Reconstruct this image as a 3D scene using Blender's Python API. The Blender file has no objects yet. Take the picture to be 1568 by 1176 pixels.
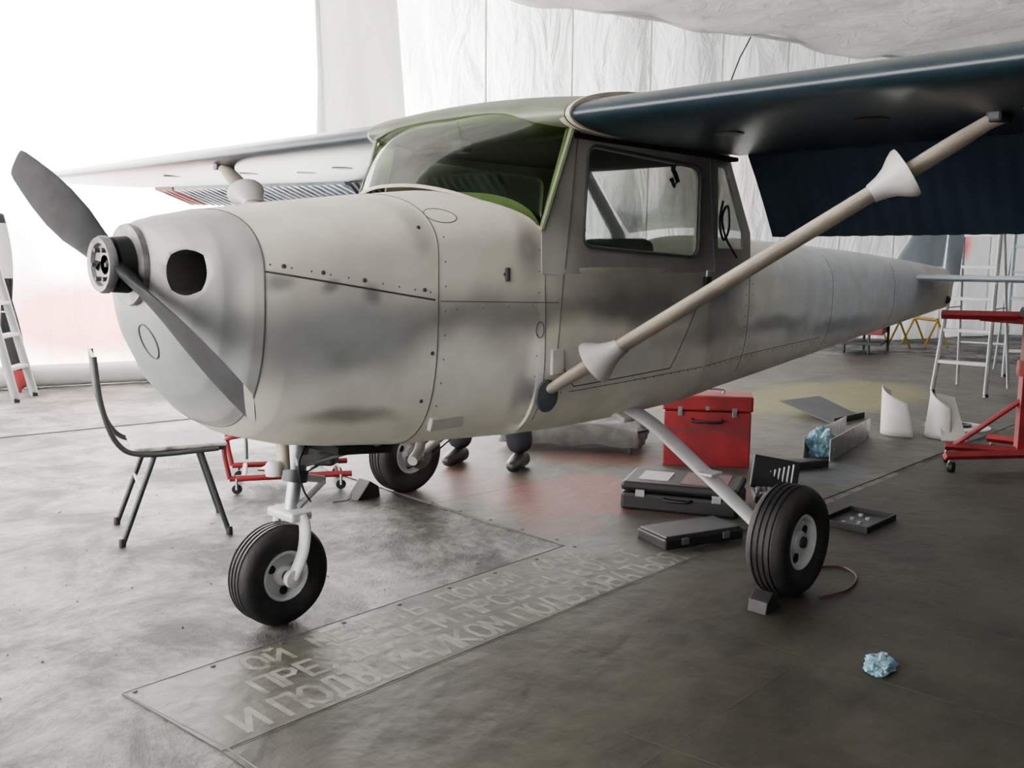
import bpy, bmesh, math, random
from mathutils import Vector, Matrix, noise
random.seed(4)
C=bpy.context
# ---------------------------------------------------------------- materials
def newmat(name):
    m=bpy.data.materials.new(name); m.use_nodes=True
    nt=m.node_tree; b=nt.nodes['Principled BSDF']
    return m,nt,b
def mat(name,col,rough=.5,metal=0,var=0.0,vscale=6,bump=0.0,bscale=40,spec=.5,col2=None,coat=0):
    m,nt,b=newmat(name)
    b.inputs['Base Color'].default_value=(*col,1); b.inputs['Roughness'].default_value=rough
    b.inputs['Metallic'].default_value=metal; b.inputs['Specular IOR Level'].default_value=spec
    b.inputs['Coat Weight'].default_value=coat
    tc=nt.nodes.new('ShaderNodeTexCoord')
    if var>0 or col2:
        n=nt.nodes.new('ShaderNodeTexNoise'); n.inputs['Scale'].default_value=vscale; n.inputs['Detail'].default_value=6
        nt.links.new(tc.outputs['Object'],n.inputs['Vector'])
        r=nt.nodes.new('ShaderNodeMapRange'); r.inputs[1].default_value=.35; r.inputs[2].default_value=.65
        nt.links.new(n.outputs['Fac'],r.inputs[0])
        mx=nt.nodes.new('ShaderNodeMix'); mx.data_type='RGBA'
        c2=col2 if col2 else tuple(c*(1-var) for c in col)
        mx.inputs[6].default_value=(*col,1); mx.inputs[7].default_value=(*c2,1)
        nt.links.new(r.outputs[0],mx.inputs[0]); nt.links.new(mx.outputs[2],b.inputs['Base Color'])
    if bump>0:
        n2=nt.nodes.new('ShaderNodeTexNoise'); n2.inputs['Scale'].default_value=bscale; n2.inputs['Detail'].default_value=4
        nt.links.new(tc.outputs['Object'],n2.inputs['Vector'])
        bp=nt.nodes.new('ShaderNodeBump'); bp.inputs['Strength'].default_value=bump; bp.inputs['Distance'].default_value=.01
        nt.links.new(n2.outputs['Fac'],bp.inputs['Height']); nt.links.new(bp.outputs[0],b.inputs['Normal'])
    return m
def N(nt,t,**k):
    n=nt.nodes.new(t)
    for a,v in k.items(): setattr(n,a,v)
    return n
def patchmat(name,base,patches,rough=.45,noise_amt=.05,spec=.4):
    """paint with soft sprayed primer patches: (cx,cz,rx,rz,colour,strength)"""
    m,nt,b=newmat(name); L=nt.links
    tc=N(nt,'ShaderNodeTexCoord'); 
    nz=N(nt,'ShaderNodeTexNoise'); nz.inputs['Scale'].default_value=4; nz.inputs['Detail'].default_value=1.5
    L.new(tc.outputs['Object'],nz.inputs['Vector'])
    sub=N(nt,'ShaderNodeVectorMath',operation='SUBTRACT'); L.new(nz.outputs['Color'],sub.inputs[0]); sub.inputs[1].default_value=(.5,.5,.5)
    sc=N(nt,'ShaderNodeVectorMath',operation='SCALE'); L.new(sub.outputs[0],sc.inputs[0]); sc.inputs['Scale'].default_value=noise_amt*2
    ad=N(nt,'ShaderNodeVectorMath',operation='ADD'); L.new(tc.outputs['Object'],ad.inputs[0]); L.new(sc.outputs[0],ad.inputs[1])
    cur=None
    for (cx,cz,rx,rz,col,st) in patches:
        s=N(nt,'ShaderNodeVectorMath',operation='SUBTRACT'); L.new(ad.outputs[0],s.inputs[0]); s.inputs[1].default_value=(cx,0,cz)
        mu=N(nt,'ShaderNodeVectorMath',operation='MULTIPLY'); L.new(s.outputs[0],mu.inputs[0]); mu.inputs[1].default_value=(1/rx,0,1/rz)
        ln=N(nt,'ShaderNodeVectorMath',operation='LENGTH'); L.new(mu.outputs[0],ln.inputs[0])
        mr=N(nt,'ShaderNodeMapRange',interpolation_type='SMOOTHSTEP'); L.new(ln.outputs['Value'],mr.inputs[0])
        mr.inputs[1].default_value=.25; mr.inputs[2].default_value=1.3; mr.inputs[3].default_value=st; mr.inputs[4].default_value=0
        mx=N(nt,'ShaderNodeMix',data_type='RGBA'); L.new(mr.outputs[0],mx.inputs[0])
        if cur is None: mx.inputs[6].default_value=(*base,1)
        else: L.new(cur,mx.inputs[6])
        mx.inputs[7].default_value=(*col,1); cur=mx.outputs[2]
    # fine dirt
    nd=N(nt,'ShaderNodeTexNoise'); nd.inputs['Scale'].default_value=7; nd.inputs['Detail'].default_value=8; L.new(tc.outputs['Object'],nd.inputs['Vector'])
    mrd=N(nt,'ShaderNodeMapRange'); L.new(nd.outputs['Fac'],mrd.inputs[0]); mrd.inputs[1].default_value=.4; mrd.inputs[2].default_value=.7; mrd.inputs[3].default_value=0; mrd.inputs[4].default_value=.35
    md=N(nt,'ShaderNodeMix',data_type='RGBA',blend_type='MULTIPLY'); L.new(mrd.outputs[0],md.inputs[0]); L.new(cur,md.inputs[6]); md.inputs[7].default_value=(.6,.58,.54,1); cur=md.outputs[2]
    L.new(cur,b.inputs['Base Color']); b.inputs['Roughness'].default_value=rough; b.inputs['Specular IOR Level'].default_value=spec
    n2=N(nt,'ShaderNodeTexNoise'); n2.inputs['Scale'].default_value=5; L.new(tc.outputs['Object'],n2.inputs['Vector'])
    bp=N(nt,'ShaderNodeBump'); bp.inputs['Strength'].default_value=.25; bp.inputs['Distance'].default_value=.03
    L.new(n2.outputs['Fac'],bp.inputs['Height']); L.new(bp.outputs[0],b.inputs['Normal'])
    return m
W=(.82,.79,.69); G1=(.16,.165,.17); G2=(.085,.088,.095); W2=(.88,.87,.81); GB=(.30,.315,.345)
M_body=patchmat('primer_paint',W,[
 (.55,1.08,.50,.18,GB,.9),(1.15,1.12,.45,.11,G1,.8),(.58,.89,.32,.10,W2,.8),(1.08,.93,.32,.16,W2,.95),
 (.34,1.265,.05,.035,G1,.75),(.49,1.24,.04,.03,G1,.75),(.64,1.21,.04,.04,G1,.75),(.86,1.43,.06,.08,G1,.5),(.62,.80,.20,.04,G2,.65),(.40,1.0,.10,.10,(.45,.46,.48),.5),
 (1.34,1.37,.08,.14,G2,.65),(1.18,1.03,.14,.08,G1,.4),(2.0,1.14,.7,.10,G2,.85),(2.0,1.26,.7,.12,(.22,.21,.20),.8),(1.42,.84,.10,.08,(.12,.13,.17),.8),(1.33,.83,.05,.1,G1,.5),
 (2.75,1.28,.4,.35,(.17,.175,.18),.85),(1.8,.92,.6,.12,(.64,.64,.63),.75),
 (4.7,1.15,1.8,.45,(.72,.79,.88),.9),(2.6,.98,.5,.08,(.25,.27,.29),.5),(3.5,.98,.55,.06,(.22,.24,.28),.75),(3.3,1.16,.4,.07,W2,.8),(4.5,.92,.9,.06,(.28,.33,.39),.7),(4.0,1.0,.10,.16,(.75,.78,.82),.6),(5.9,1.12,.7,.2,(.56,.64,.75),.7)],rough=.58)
M_nose=patchmat('nose_bowl_paint',(.34,.34,.33),[(.27,1.22,.07,.10,W2,.5),(.10,.98,.25,.3,(.15,.16,.17),.75),(.27,1.05,.07,.12,(.50,.51,.53),.6)],rough=.55)
M_door=patchmat('door_primer',(.25,.245,.235),[(1.60,1.7,.15,.3,(.42,.41,.39),.7),(1.45,1.33,.16,.16,(.55,.55,.52),.9),(2.6,1.6,.3,.3,(.12,.12,.12),.8)],rough=.55)
M_navy=mat('navy_wing_paint',(.006,.015,.024),.30,col2=(.012,.024,.030),vscale=2.5,spec=.45,bump=.08,bscale=6)
M_flap=mat('navy_corrugated',(.005,.010,.018),.45,col2=(.009,.016,.024),vscale=3,spec=.22)
M_ail=mat('aileron_blue',(.05,.09,.17),.3,col2=(.25,.30,.36),vscale=5)
M_strut=mat('strut_cream',(.50,.43,.35),.5,col2=(.34,.30,.25),vscale=5)
M_fair=mat('fairing_white',(.58,.55,.54),.4,var=.15)
M_tail=mat('tail_bluegrey',(.52,.60,.68),.45,var=.2,vscale=3)
M_prop=mat('prop_grey',(.012,.012,.013),.6,col2=(.020,.020,.022),vscale=9,spec=.07)
M_proptip=mat('prop_tip',(.15,.145,.135),.55)
M_alu=mat('aluminium',(.45,.46,.48),.4,metal=.85,var=.3,vscale=14)
M_alup=mat('aluminium_painted',(.50,.51,.52),.5,metal=.1,var=.2)
M_rub=mat('tyre_rubber',(.008,.008,.009),.6,col2=(.017,.016,.015),vscale=10,bump=.2,bscale=60,spec=.3)
M_blk=mat('black_plastic',(.009,.009,.010),.5,var=.3,spec=.35)
M_dark=mat('dark_interior',(.020,.020,.018),.8,spec=.1)
M_seam=mat('seam_dark',(.05,.05,.05),.7)
M_riv=mat('rivet_grey',(.13,.13,.13),.5)
M_ringm=mat('hub_metal',(.10,.10,.105),.45,metal=.5,col2=(.22,.22,.22),vscale=20)
M_steel=mat('steel',(.30,.31,.33),.4,metal=.9,var=.3)
M_dsteel=mat('dark_tube',(.03,.032,.035),.45,metal=.3)
M_red=mat('red_paint',(.24,.008,.013),.5,col2=(.14,.006,.01),vscale=5)
M_ply=mat('worn_seat_plywood',(.42,.41,.38),.5,col2=(.07,.065,.06),vscale=14)
M_tarp=mat('grey_tarp',(.17,.17,.165),.7,col2=(.08,.08,.08),vscale=7,bump=.6,bscale=12)
M_blue=mat('blue_cloth',(.05,.16,.23),.8,col2=(.22,.35,.41),vscale=14,bump=.5)
M_yel=mat('yellow_paint',(.38,.25,.02),.5)
M_white=mat('white_plastic',(.66,.66,.64),.5,var=.12)
M_brown=mat('brown_door',(.07,.04,.025),.6,var=.3)
M_seat=mat('seat_fabric',(.02,.025,.02),.8)
M_green=mat('green_protective_film',(.12,.15,.08),.5)
M_roof=mat('roof_paint',(.12,.135,.095),.4,var=.3)
def glassmat(name,tint,refl,k=.9):
    m=bpy.data.materials.new(name); m.use_nodes=True; nt=m.node_tree; nt.nodes.clear(); L=nt.links
    t=N(nt,'ShaderNodeBsdfTransparent'); t.inputs[0].default_value=(*tint,1)
    g=N(nt,'ShaderNodeBsdfGlossy'); g.inputs['Roughness'].default_value=.06
    fr=N(nt,'ShaderNodeFresnel'); fr.inputs[0].default_value=1.4
    mu=N(nt,'ShaderNodeMath',operation='MULTIPLY_ADD'); L.new(fr.outputs[0],mu.inputs[0]); mu.inputs[1].default_value=k; mu.inputs[2].default_value=refl
    mx=N(nt,'ShaderNodeMixShader'); L.new(mu.outputs[0],mx.inputs[0]); L.new(t.outputs[0],mx.inputs[1]); L.new(g.outputs[0],mx.inputs[2])
    o=N(nt,'ShaderNodeOutputMaterial'); L.new(mx.outputs[0],o.inputs[0]); return m
M_ws=glassmat('windshield_green_tint',(.36,.47,.27),.0,.22)
M_win=glassmat('door_glass',(.86,.88,.86),.0,.7)
def sheetmat(name,tr,col,folds=1.0,tint=None):
    """translucent polythene sheeting"""
    m=bpy.data.materials.new(name); m.use_nodes=True; nt=m.node_tree; nt.nodes.clear(); L=nt.links
    tc=N(nt,'ShaderNodeTexCoord')
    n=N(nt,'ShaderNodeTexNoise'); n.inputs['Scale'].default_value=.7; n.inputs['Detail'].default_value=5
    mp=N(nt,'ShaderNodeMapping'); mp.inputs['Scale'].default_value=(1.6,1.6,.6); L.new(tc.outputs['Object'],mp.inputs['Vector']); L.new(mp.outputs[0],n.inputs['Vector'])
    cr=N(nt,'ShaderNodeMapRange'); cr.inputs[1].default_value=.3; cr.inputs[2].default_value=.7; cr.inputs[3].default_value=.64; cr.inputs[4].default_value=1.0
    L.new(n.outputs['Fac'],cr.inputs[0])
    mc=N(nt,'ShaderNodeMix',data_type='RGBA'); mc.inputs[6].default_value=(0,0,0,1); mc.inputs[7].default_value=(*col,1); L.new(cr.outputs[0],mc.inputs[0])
    last=mc.outputs[2]
    if tint:
        for (c,rad,tcv) in tint:
            s=N(nt,'ShaderNodeVectorMath',operation='SUBTRACT'); L.new(tc.outputs['Object'],s.inputs[0]); s.inputs[1].default_value=c
            mu=N(nt,'ShaderNodeVectorMath',operation='DIVIDE'); L.new(s.outputs[0],mu.inputs[0]); mu.inputs[1].default_value=rad
            ln=N(nt,'ShaderNodeVectorMath',operation='LENGTH'); L.new(mu.outputs[0],ln.inputs[0])
            mr=N(nt,'ShaderNodeMapRange',interpolation_type='SMOOTHSTEP'); L.new(ln.outputs['Value'],mr.inputs[0]); mr.inputs[1].default_value=.4; mr.inputs[2].default_value=1.2; mr.inputs[3].default_value=1; mr.inputs[4].default_value=0
            m2=N(nt,'ShaderNodeMix',data_type='RGBA',blend_type='MULTIPLY'); L.new(mr.outputs[0],m2.inputs[0]); L.new(last,m2.inputs[6]); m2.inputs[7].default_value=(*tcv,1); last=m2.outputs[2]
    n3=N(nt,'ShaderNodeTexNoise'); n3.inputs['Scale'].default_value=1.8; n3.inputs['Detail'].default_value=4; n3.inputs['Distortion'].default_value=.8; L.new(mp.outputs[0],n3.inputs['Vector'])
    bp=N(nt,'ShaderNodeBump'); bp.inputs['Strength'].default_value=.65*folds; bp.inputs['Distance'].default_value=.2; L.new(n3.outputs['Fac'],bp.inputs['Height'])
    d=N(nt,'ShaderNodeBsdfDiffuse'); t=N(nt,'ShaderNodeBsdfTranslucent')
    for s in (d,t): L.new(last,s.inputs['Color']); L.new(bp.outputs[0],s.inputs['Normal'])
    mx=N(nt,'ShaderNodeMixShader'); mx.inputs[0].default_value=tr; L.new(d.outputs[0],mx.inputs[1]); L.new(t.outputs[0],mx.inputs[2])
    g=N(nt,'ShaderNodeBsdfGlossy'); g.inputs['Roughness'].default_value=.35; L.new(bp.outputs[0],g.inputs['Normal'])
    m3=N(nt,'ShaderNodeMixShader'); m3.inputs[0].default_value=.05; L.new(mx.outputs[0],m3.inputs[1]); L.new(g.outputs[0],m3.inputs[2])
    o=N(nt,'ShaderNodeOutputMaterial'); L.new(m3.outputs[0],o.inputs[0]); return m
# ---------------------------------------------------------------- helpers
def empty(name,loc=(0,0,0)):
    e=bpy.data.objects.new(name,None); C.collection.objects.link(e); e.location=loc; e.empty_display_size=.1; return e
def mk(name,vs,fs,mt,parent=None,smooth=True,sharp=None,bevel=0,sub=0,solid=0):
    me=bpy.data.meshes.new(name); me.from_pydata([tuple(v) for v in vs],[],fs); me.update()
    bm=bmesh.new(); bm.from_mesh(me); bmesh.ops.recalc_face_normals(bm,faces=bm.faces); bm.to_mesh(me); bm.free()
    for m in (mt if isinstance(mt,(list,tuple)) else [mt]): me.materials.append(m)
    o=bpy.data.objects.new(name,me); C.collection.objects.link(o)
    if smooth:
        me.polygons.foreach_set('use_smooth',[True]*len(me.polygons))
        me.set_sharp_from_angle(angle=math.radians(sharp if sharp else 40))
    if solid:
        s=o.modifiers.new('s','SOLIDIFY'); s.thickness=solid
    if bevel:
        b=o.modifiers.new('b','BEVEL'); b.width=bevel; b.segments=2; b.limit_method='ANGLE'
    if sub:
        s=o.modifiers.new('ss','SUBSURF'); s.levels=sub; s.render_levels=sub
    if parent: o.parent=parent
    return o
def loft(name,rings,mt,parent=None,cap=True,closed=True,**k):
    n=len(rings[0]); vs=[p for r in rings for p in r]; fs=[]
    for i in range(len(rings)-1):
        for j in range(n if closed else n-1):
            a=i*n+j; b=i*n+(j+1)%n
            fs.append((a,b,b+n,a+n))
    if cap and closed:
        fs.append(tuple(range(n))[::-1]); fs.append(tuple(range((len(rings)-1)*n,len(rings)*n)))
    return mk(name,vs,fs,mt,parent,**k)
def frames(path):
    P=[Vector(p) for p in path]; T=[]
    for i in range(len(P)):
        a=P[max(i-1,0)]; b=P[min(i+1,len(P)-1)]; T.append((b-a).normalized())
    up=Vector((0,0,1)) if abs(T[0].z)<.9 else Vector((1,0,0))
    out=[]; nrm=(up-T[0]*up.dot(T[0])).normalized()
    for i in range(len(P)):
        nrm=(nrm-T[i]*nrm.dot(T[i])).normalized(); out.append((P[i],nrm,T[i].cross(nrm)))
    return out
def tube(name,path,r,mt,parent=None,seg=12,flat=1.0,**k):
    rs=r if isinstance(r,(list,tuple)) else [r]*len(path)
    rings=[[p+(a*math.cos(t)*rr+b*math.sin(t)*rr*flat) for t in [2*math.pi*q/seg for q in range(seg)]] for (p,a,b),rr in zip(frames(path),rs)]
    return loft(name,rings,mt,parent,**k)
def smoothpath(pts,n=6):
    P=[Vector(p) for p in pts]; out=[]
    for i in range(len(P)-1):
        p0=P[max(i-1,0)];p1=P[i];p2=P[i+1];p3=P[min(i+2,len(P)-1)]
        for q in range(n):
            t=q/n; out.append(.5*((2*p1)+(p2-p0)*t+(2*p0-5*p1+4*p2-p3)*t*t+(3*p1-p0-3*p2+p3)*t**3))
    out.append(P[-1]); return out
def box(name,size,loc,mt,parent=None,rot=0,bevel=.004,rx=0,ry=0,taper=1):
    x,y,z=[s/2 for s in size]; R=Matrix.Rotation(rot,3,'Z')@Matrix.Rotation(ry,3,'Y')@Matrix.Rotation(rx,3,'X')
    vs=[]
    for c in (-1,1):
        t=taper if c>0 else 1
        for a,b in ((-1,-1),(1,-1),(1,1),(-1,1)): vs.append(R@Vector((a*x*t,b*y*t,c*z))+Vector(loc))
    return mk(name,vs,[(0,3,2,1),(4,5,6,7),(0,1,5,4),(1,2,6,5),(2,3,7,6),(3,0,4,7)],mt,parent,smooth=False,bevel=bevel)
def lathe(name,prof,loc,axis,mt,parent=None,seg=48,R=None,**k):
    ax=Vector(axis).normalized(); u=ax.orthogonal().normalized(); w=ax.cross(u)
    rings=[[Vector(loc)+ax*h+(u*math.cos(t)+w*math.sin(t))*max(r,.0005) for t in [2*math.pi*q/seg for q in range(seg)]] for r,h in prof]
    return loft(name,rings,mt,parent,**k)
# ---------------------------------------------------------------- camera
c=[-1.2619,-2.9155,1.3362,.8044,.1342,.0085,1.479]
yaw,pit,rol=c[3:6]
f=Vector((math.sin(yaw)*math.cos(pit),math.cos(yaw)*math.cos(pit),-math.sin(pit)))
r=Vector((math.cos(yaw),-math.sin(yaw),0)); u=r.cross(f)
r2=r*math.cos(rol)+u*math.sin(rol); u2=u*math.cos(rol)-r*math.sin(rol)
cd=bpy.data.cameras.new('camera'); co=bpy.data.objects.new('camera',cd); C.collection.objects.link(co)
co.matrix_world=Matrix(((r2.x,u2.x,-f.x,c[0]),(r2.y,u2.y,-f.y,c[1]),(r2.z,u2.z,-f.z,c[2]),(0,0,0,1)))
cd.sensor_width=36; cd.lens=36*1479/1600; cd.clip_start=.05; cd.clip_end=200
C.scene.camera=co
# ---------------------------------------------------------------- room
U=Vector((.955,-.296,0)); NN=Vector((.296,.955,0))
def UN(a,b,z=0): return U*a+NN*b+Vector((0,0,z))
u0,u1,n0,n1,H=-4.6,23,-8.0,7.56,4.55
def grid(name,fn,nu,nv,mt,parent=None,**k):
    vs=[fn(i/nu,j/nv) for j in range(nv+1) for i in range(nu+1)]
    fs=[(j*(nu+1)+i,j*(nu+1)+i+1,(j+1)*(nu+1)+i+1,(j+1)*(nu+1)+i) for j in range(nv) for i in range(nu)]
    return mk(name,vs,fs,mt,parent,**k)
pink=[(tuple(UN(0.5,n1,.65)),(1.3,1.3,.6),(.34,.15,.14)),(tuple(UN(1.6,n1,.3)),(.9,.9,.4),(.40,.36,.22)),(tuple(UN(-.2,n1,1.3)),(.5,.5,.5),(.6,.6,.62)),(tuple(UN(14.5,n1,1.6)),(.35,1.2,.35),(1,.25,.25)),(tuple(UN(8.8,n1,2.6)),(2.2,2.2,.7),(1,.92,.91))]
M_sheet=sheetmat('polythene_wall',.62,(.90,.885,.875),1,pink)
M_ceil=sheetmat('polythene_ceiling',.32,(.70,.69,.66),.8)
M_dullwall=mat('dull_sheet_wall',(.15,.15,.15),.8,var=.3,vscale=1.5,bump=.4,bscale=3)
def wallfn(s,t):
    a=u0+(u1-u0)*s; z=(H+.12)*t
    ph=(a-.15)/1.25; fr=ph-math.floor(ph)
    d=.08*math.sin(math.pi*fr)+.05*noise.noise(Vector((a*1.6,z*.6,3)))+.02*noise.noise(Vector((a*5+z,z*1.2,9)))
    return UN(a,n1+d,z-.01)
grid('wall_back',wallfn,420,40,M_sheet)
def leftfn(s,t):
    b=n0+(n1-n0)*s; z=(H+.12)*t
    return UN(u0-.04*abs(math.sin(b*2.5))-.03*noise.noise(Vector((b*2,z,1))),b,z-.01)
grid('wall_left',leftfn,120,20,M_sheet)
def ceilfn(s,t):
    a=u0-.1+(u1-u0+.2)*s; b=n0-.1+(n1-n0+.2)*t
    z=H+.08*noise.noise(Vector((a*.5,b*.35,0)))-.12*abs(math.sin(a*math.pi/2.5))+.03*noise.noise(Vector((a*1.6,b*.7,4)))
    return UN(a,b,z)
grid('ceiling',ceilfn,220,110,M_ceil)
for nm,P4 in (('wall_right',[(u1,n0),(u1,n1)]),('wall_front',[(u0,n0),(u1,n0)])):
    a,b=[UN(*p) for p in P4]
    grid(nm,lambda s,t:a.lerp(b,s)+Vector((0,0,H*1.02*t-.01)),60,12,M_dullwall)
def floormat():
    m,nt,b=newmat('worn_concrete'); L=nt.links
    tc=N(nt,'ShaderNodeTexCoord')
    n=N(nt,'ShaderNodeTexNoise'); n.inputs['Scale'].default_value=1.5; n.inputs['Detail'].default_value=10; n.inputs['Roughness'].default_value=.72; n.inputs['Distortion'].default_value=.5; L.new(tc.outputs['Object'],n.inputs['Vector'])
    n2=N(nt,'ShaderNodeTexNoise'); n2.inputs['Scale'].default_value=9; n2.inputs['Detail'].default_value=10; n2.inputs['Roughness'].default_value=.75; L.new(tc.outputs['Object'],n2.inputs['Vector'])
    cr=N(nt,'ShaderNodeValToRGB'); e=cr.color_ramp.elements; e[0].position=.42; e[0].color=(.016,.017,.014,1); e[1].position=.58; e[1].color=(.122,.124,.112,1)
    L.new(n.outputs['Fac'],cr.inputs[0])
    mx=N(nt,'ShaderNodeMix',data_type='RGBA',blend_type='MULTIPLY'); mx.inputs[0].default_value=.85
    c2=N(nt,'ShaderNodeValToRGB'); e=c2.color_ramp.elements; e[0].position=.42; e[0].color=(.22,.22,.22,1); e[1].position=.54; e[1].color=(1,1,1,1); L.new(n2.outputs['Fac'],c2.inputs[0])
    L.new(cr.outputs[0],mx.inputs[6]); L.new(c2.outputs[0],mx.inputs[7]); L.new(mx.outputs[2],b.inputs['Base Color'])
    rr=N(nt,'ShaderNodeMapRange'); rr.inputs[1].default_value=.40; rr.inputs[2].default_value=.60; rr.inputs[3].default_value=.66; rr.inputs[4].default_value=.40; L.new(n.outputs['Fac'],rr.inputs[0]); L.new(rr.outputs[0],b.inputs['Roughness'])
    b.inputs['Specular IOR Level'].default_value=.36
    bp=N(nt,'ShaderNodeBump'); bp.inputs['Strength'].default_value=.7; bp.inputs['Distance'].default_value=.02; L.new(n2.outputs['Fac'],bp.inputs['Height'])
    bp2=N(nt,'ShaderNodeBump'); bp2.inputs['Strength'].default_value=.5; bp2.inputs['Distance'].default_value=.06; L.new(n.outputs['Fac'],bp2.inputs['Height']); L.new(bp.outputs[0],bp2.inputs['Normal'])
    L.new(bp2.outputs[0],b.inputs['Normal']); return m
fl=mk('floor',[UN(u0-.3,n0-.3),UN(u1+.3,n0-.3),UN(u1+.3,n1+.3),UN(u0-.3,n1+.3)],[(0,1,2,3)],floormat(),smooth=False)
def coverm(name,c1,c2,stains,rough,scale=2):
    m,nt,b=newmat(name); L=nt.links
    tc=N(nt,'ShaderNodeTexCoord')
    n=N(nt,'ShaderNodeTexNoise'); n.inputs['Scale'].default_value=scale; n.inputs['Detail'].default_value=10; n.inputs['Roughness'].default_value=.72; L.new(tc.outputs['Object'],n.inputs['Vector'])
    cr=N(nt,'ShaderNodeValToRGB'); e=cr.color_ramp.elements; e[0].position=.40; e[0].color=(*c1,1); e[1].position=.60; e[1].color=(*c2,1); L.new(n.outputs['Fac'],cr.inputs[0])
    last=cr.outputs[0]
    nz=N(nt,'ShaderNodeTexNoise'); nz.inputs['Scale'].default_value=3; nz.inputs['Detail'].default_value=6; L.new(tc.outputs['Object'],nz.inputs['Vector'])
    sc=N(nt,'ShaderNodeVectorMath',operation='SCALE'); L.new(nz.outputs['Color'],sc.inputs[0]); sc.inputs['Scale'].default_value=.5
    ad=N(nt,'ShaderNodeVectorMath',operation='ADD'); L.new(tc.outputs['Object'],ad.inputs[0]); L.new(sc.outputs[0],ad.inputs[1])
    for (x,y,rx,ry,col,st) in stains:
        s=N(nt,'ShaderNodeVectorMath',operation='SUBTRACT'); L.new(ad.outputs[0],s.inputs[0]); s.inputs[1].default_value=(x+.25,y+.25,0)
        mu=N(nt,'ShaderNodeVectorMath',operation='MULTIPLY'); L.new(s.outputs[0],mu.inputs[0]); mu.inputs[1].default_value=(1/rx,1/ry,0)
        ln=N(nt,'ShaderNodeVectorMath',operation='LENGTH'); L.new(mu.outputs[0],ln.inputs[0])
        mr=N(nt,'ShaderNodeMapRange',interpolation_type='SMOOTHSTEP'); L.new(ln.outputs['Value'],mr.inputs[0]); mr.inputs[1].default_value=.7; mr.inputs[2].default_value=1.1; mr.inputs[3].default_value=st; mr.inputs[4].default_value=0
        mx=N(nt,'ShaderNodeMix',data_type='RGBA'); L.new(mr.outputs[0],mx.inputs[0]); L.new(last,mx.inputs[6]); mx.inputs[7].default_value=(*col,1); last=mx.outputs[2]
    L.new(last,b.inputs['Base Color']); b.inputs['Roughness'].default_value=rough; b.inputs['Specular IOR Level'].default_value=.36
    n2=N(nt,'ShaderNodeTexNoise'); n2.inputs['Scale'].default_value=9; n2.inputs['Detail'].default_value=6; L.new(tc.outputs['Object'],n2.inputs['Vector'])
    bp=N(nt,'ShaderNodeBump'); bp.inputs['Strength'].default_value=.4; bp.inputs['Distance'].default_value=.02; L.new(n2.outputs['Fac'],bp.inputs['Height']); L.new(bp.outputs[0],b.inputs['Normal'])
    return m
M_mat=coverm('olive_linoleum',(.013,.012,.008),(.035,.033,.022),[],.52)
M_strip=coverm('grey_linoleum',(.030,.030,.024),(.062,.061,.050),[],.48)
M_plyf=coverm('stained_hardboard',(.036,.034,.027),(.080,.076,.061),[(2.75,.45,.60,.45,(.13,.026,.018),.9),(2.5,1.3,.45,.6,(.11,.036,.026),.75),(2.25,.1,.25,.3,(.09,.03,.024),.8),(7.5,1.2,1.6,.8,(.17,.16,.05),.6),(6.2,2.2,1,.5,(.18,.08,.06),.5),(4.8,1.8,.8,.4,(.07,.12,.10),.5),(3.7,1.1,.4,.5,(.11,.04,.03),.6),(3.2,-.1,.5,.3,(.09,.04,.03),.5),(4.3,-.3,.4,.25,(.05,.07,.11),.4)],.52)
fc=empty('floor_covering')
def flat(name,pts,z,mt,th=.004):
    n=len(pts); vs=[Vector((x,y,0)) for x,y in pts]+[Vector((x,y,z)) for x,y in pts]
    fs=[tuple(range(n))[::-1],tuple(range(n,2*n))]+[(i,(i+1)%n,n+(i+1)%n,n+i) for i in range(n)]
    return mk(name,vs,fs,mt,fc,smooth=False)
flat('olive_sheet',[(-.07,-.69),(2.35,-.66),(7,-.62),(7,-4.6),(-.02,-4.6)],.004,M_mat)
flat('lettered_strip',[(-.11,-.17),(1.98,-.145),(2.3,-.15),(2.35,-.66),(-.07,-.69)],.005,M_strip)
flat('hardboard_sheet',[(1.985,-.145),(2.0,.4),(2.1,1.9),(3.2,5.2),(12,2.6),(12,-.55),(2.35,-.6),(2.3,-.15)],.004,M_plyf)
M_sml=mat('sheet_joint',(.035,.033,.027),.6)
for i,(a,b) in enumerate([((-.07,-.70),(7,-.63)),((1.62,-.72),(1.64,-4.5)),((.70,-.72),(1.15,-4.5)),((2.9,-.7),(3.3,-4.5)),((4.6,-.7),(4.7,-4.5)),((-.02,-1.55),(7,-1.45)),((2.0,.85),(9,.5)),((3.3,-.5),(3.9,4.6)),((5.6,-.5),(6.2,3.8)),((8,-.5),(8.6,3)),((2.3,2.6),(10,1.8)),((1.985,-.145),(2.1,1.9)),((-.11,-.17),(1.98,-.14)),((-.11,-.17),(-.05,-.70)),((-.05,-.7),(0,-4.5))]):
    tube('sheet_seam_%d'%i,[(*a,.0026),(*b,.0026)],.0022 if i<11 else .004,M_seam if i>10 else M_sml,fc,seg=6)
tube('slab_joint',[(-3,4.9,.0),(1.03,4.42,.0),(2.45,4.22,.0),(3.1,4.1,0)],.008,M_seam,fc,seg=6)
for i in range(9):
    lathe('screw_%d'%i,[(.009,0),(.009,.003),(.002,.004)],((-.08+i*.26),-.185,.005),(0,0,1),M_seam,fc,seg=10)
    lathe('screw_b%d'%i,[(.009,0),(.009,.003),(.002,.004)],(2.03+.006*i,-.05+i*.23,.004),(0,0,1),M_seam,fc,seg=10)
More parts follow.
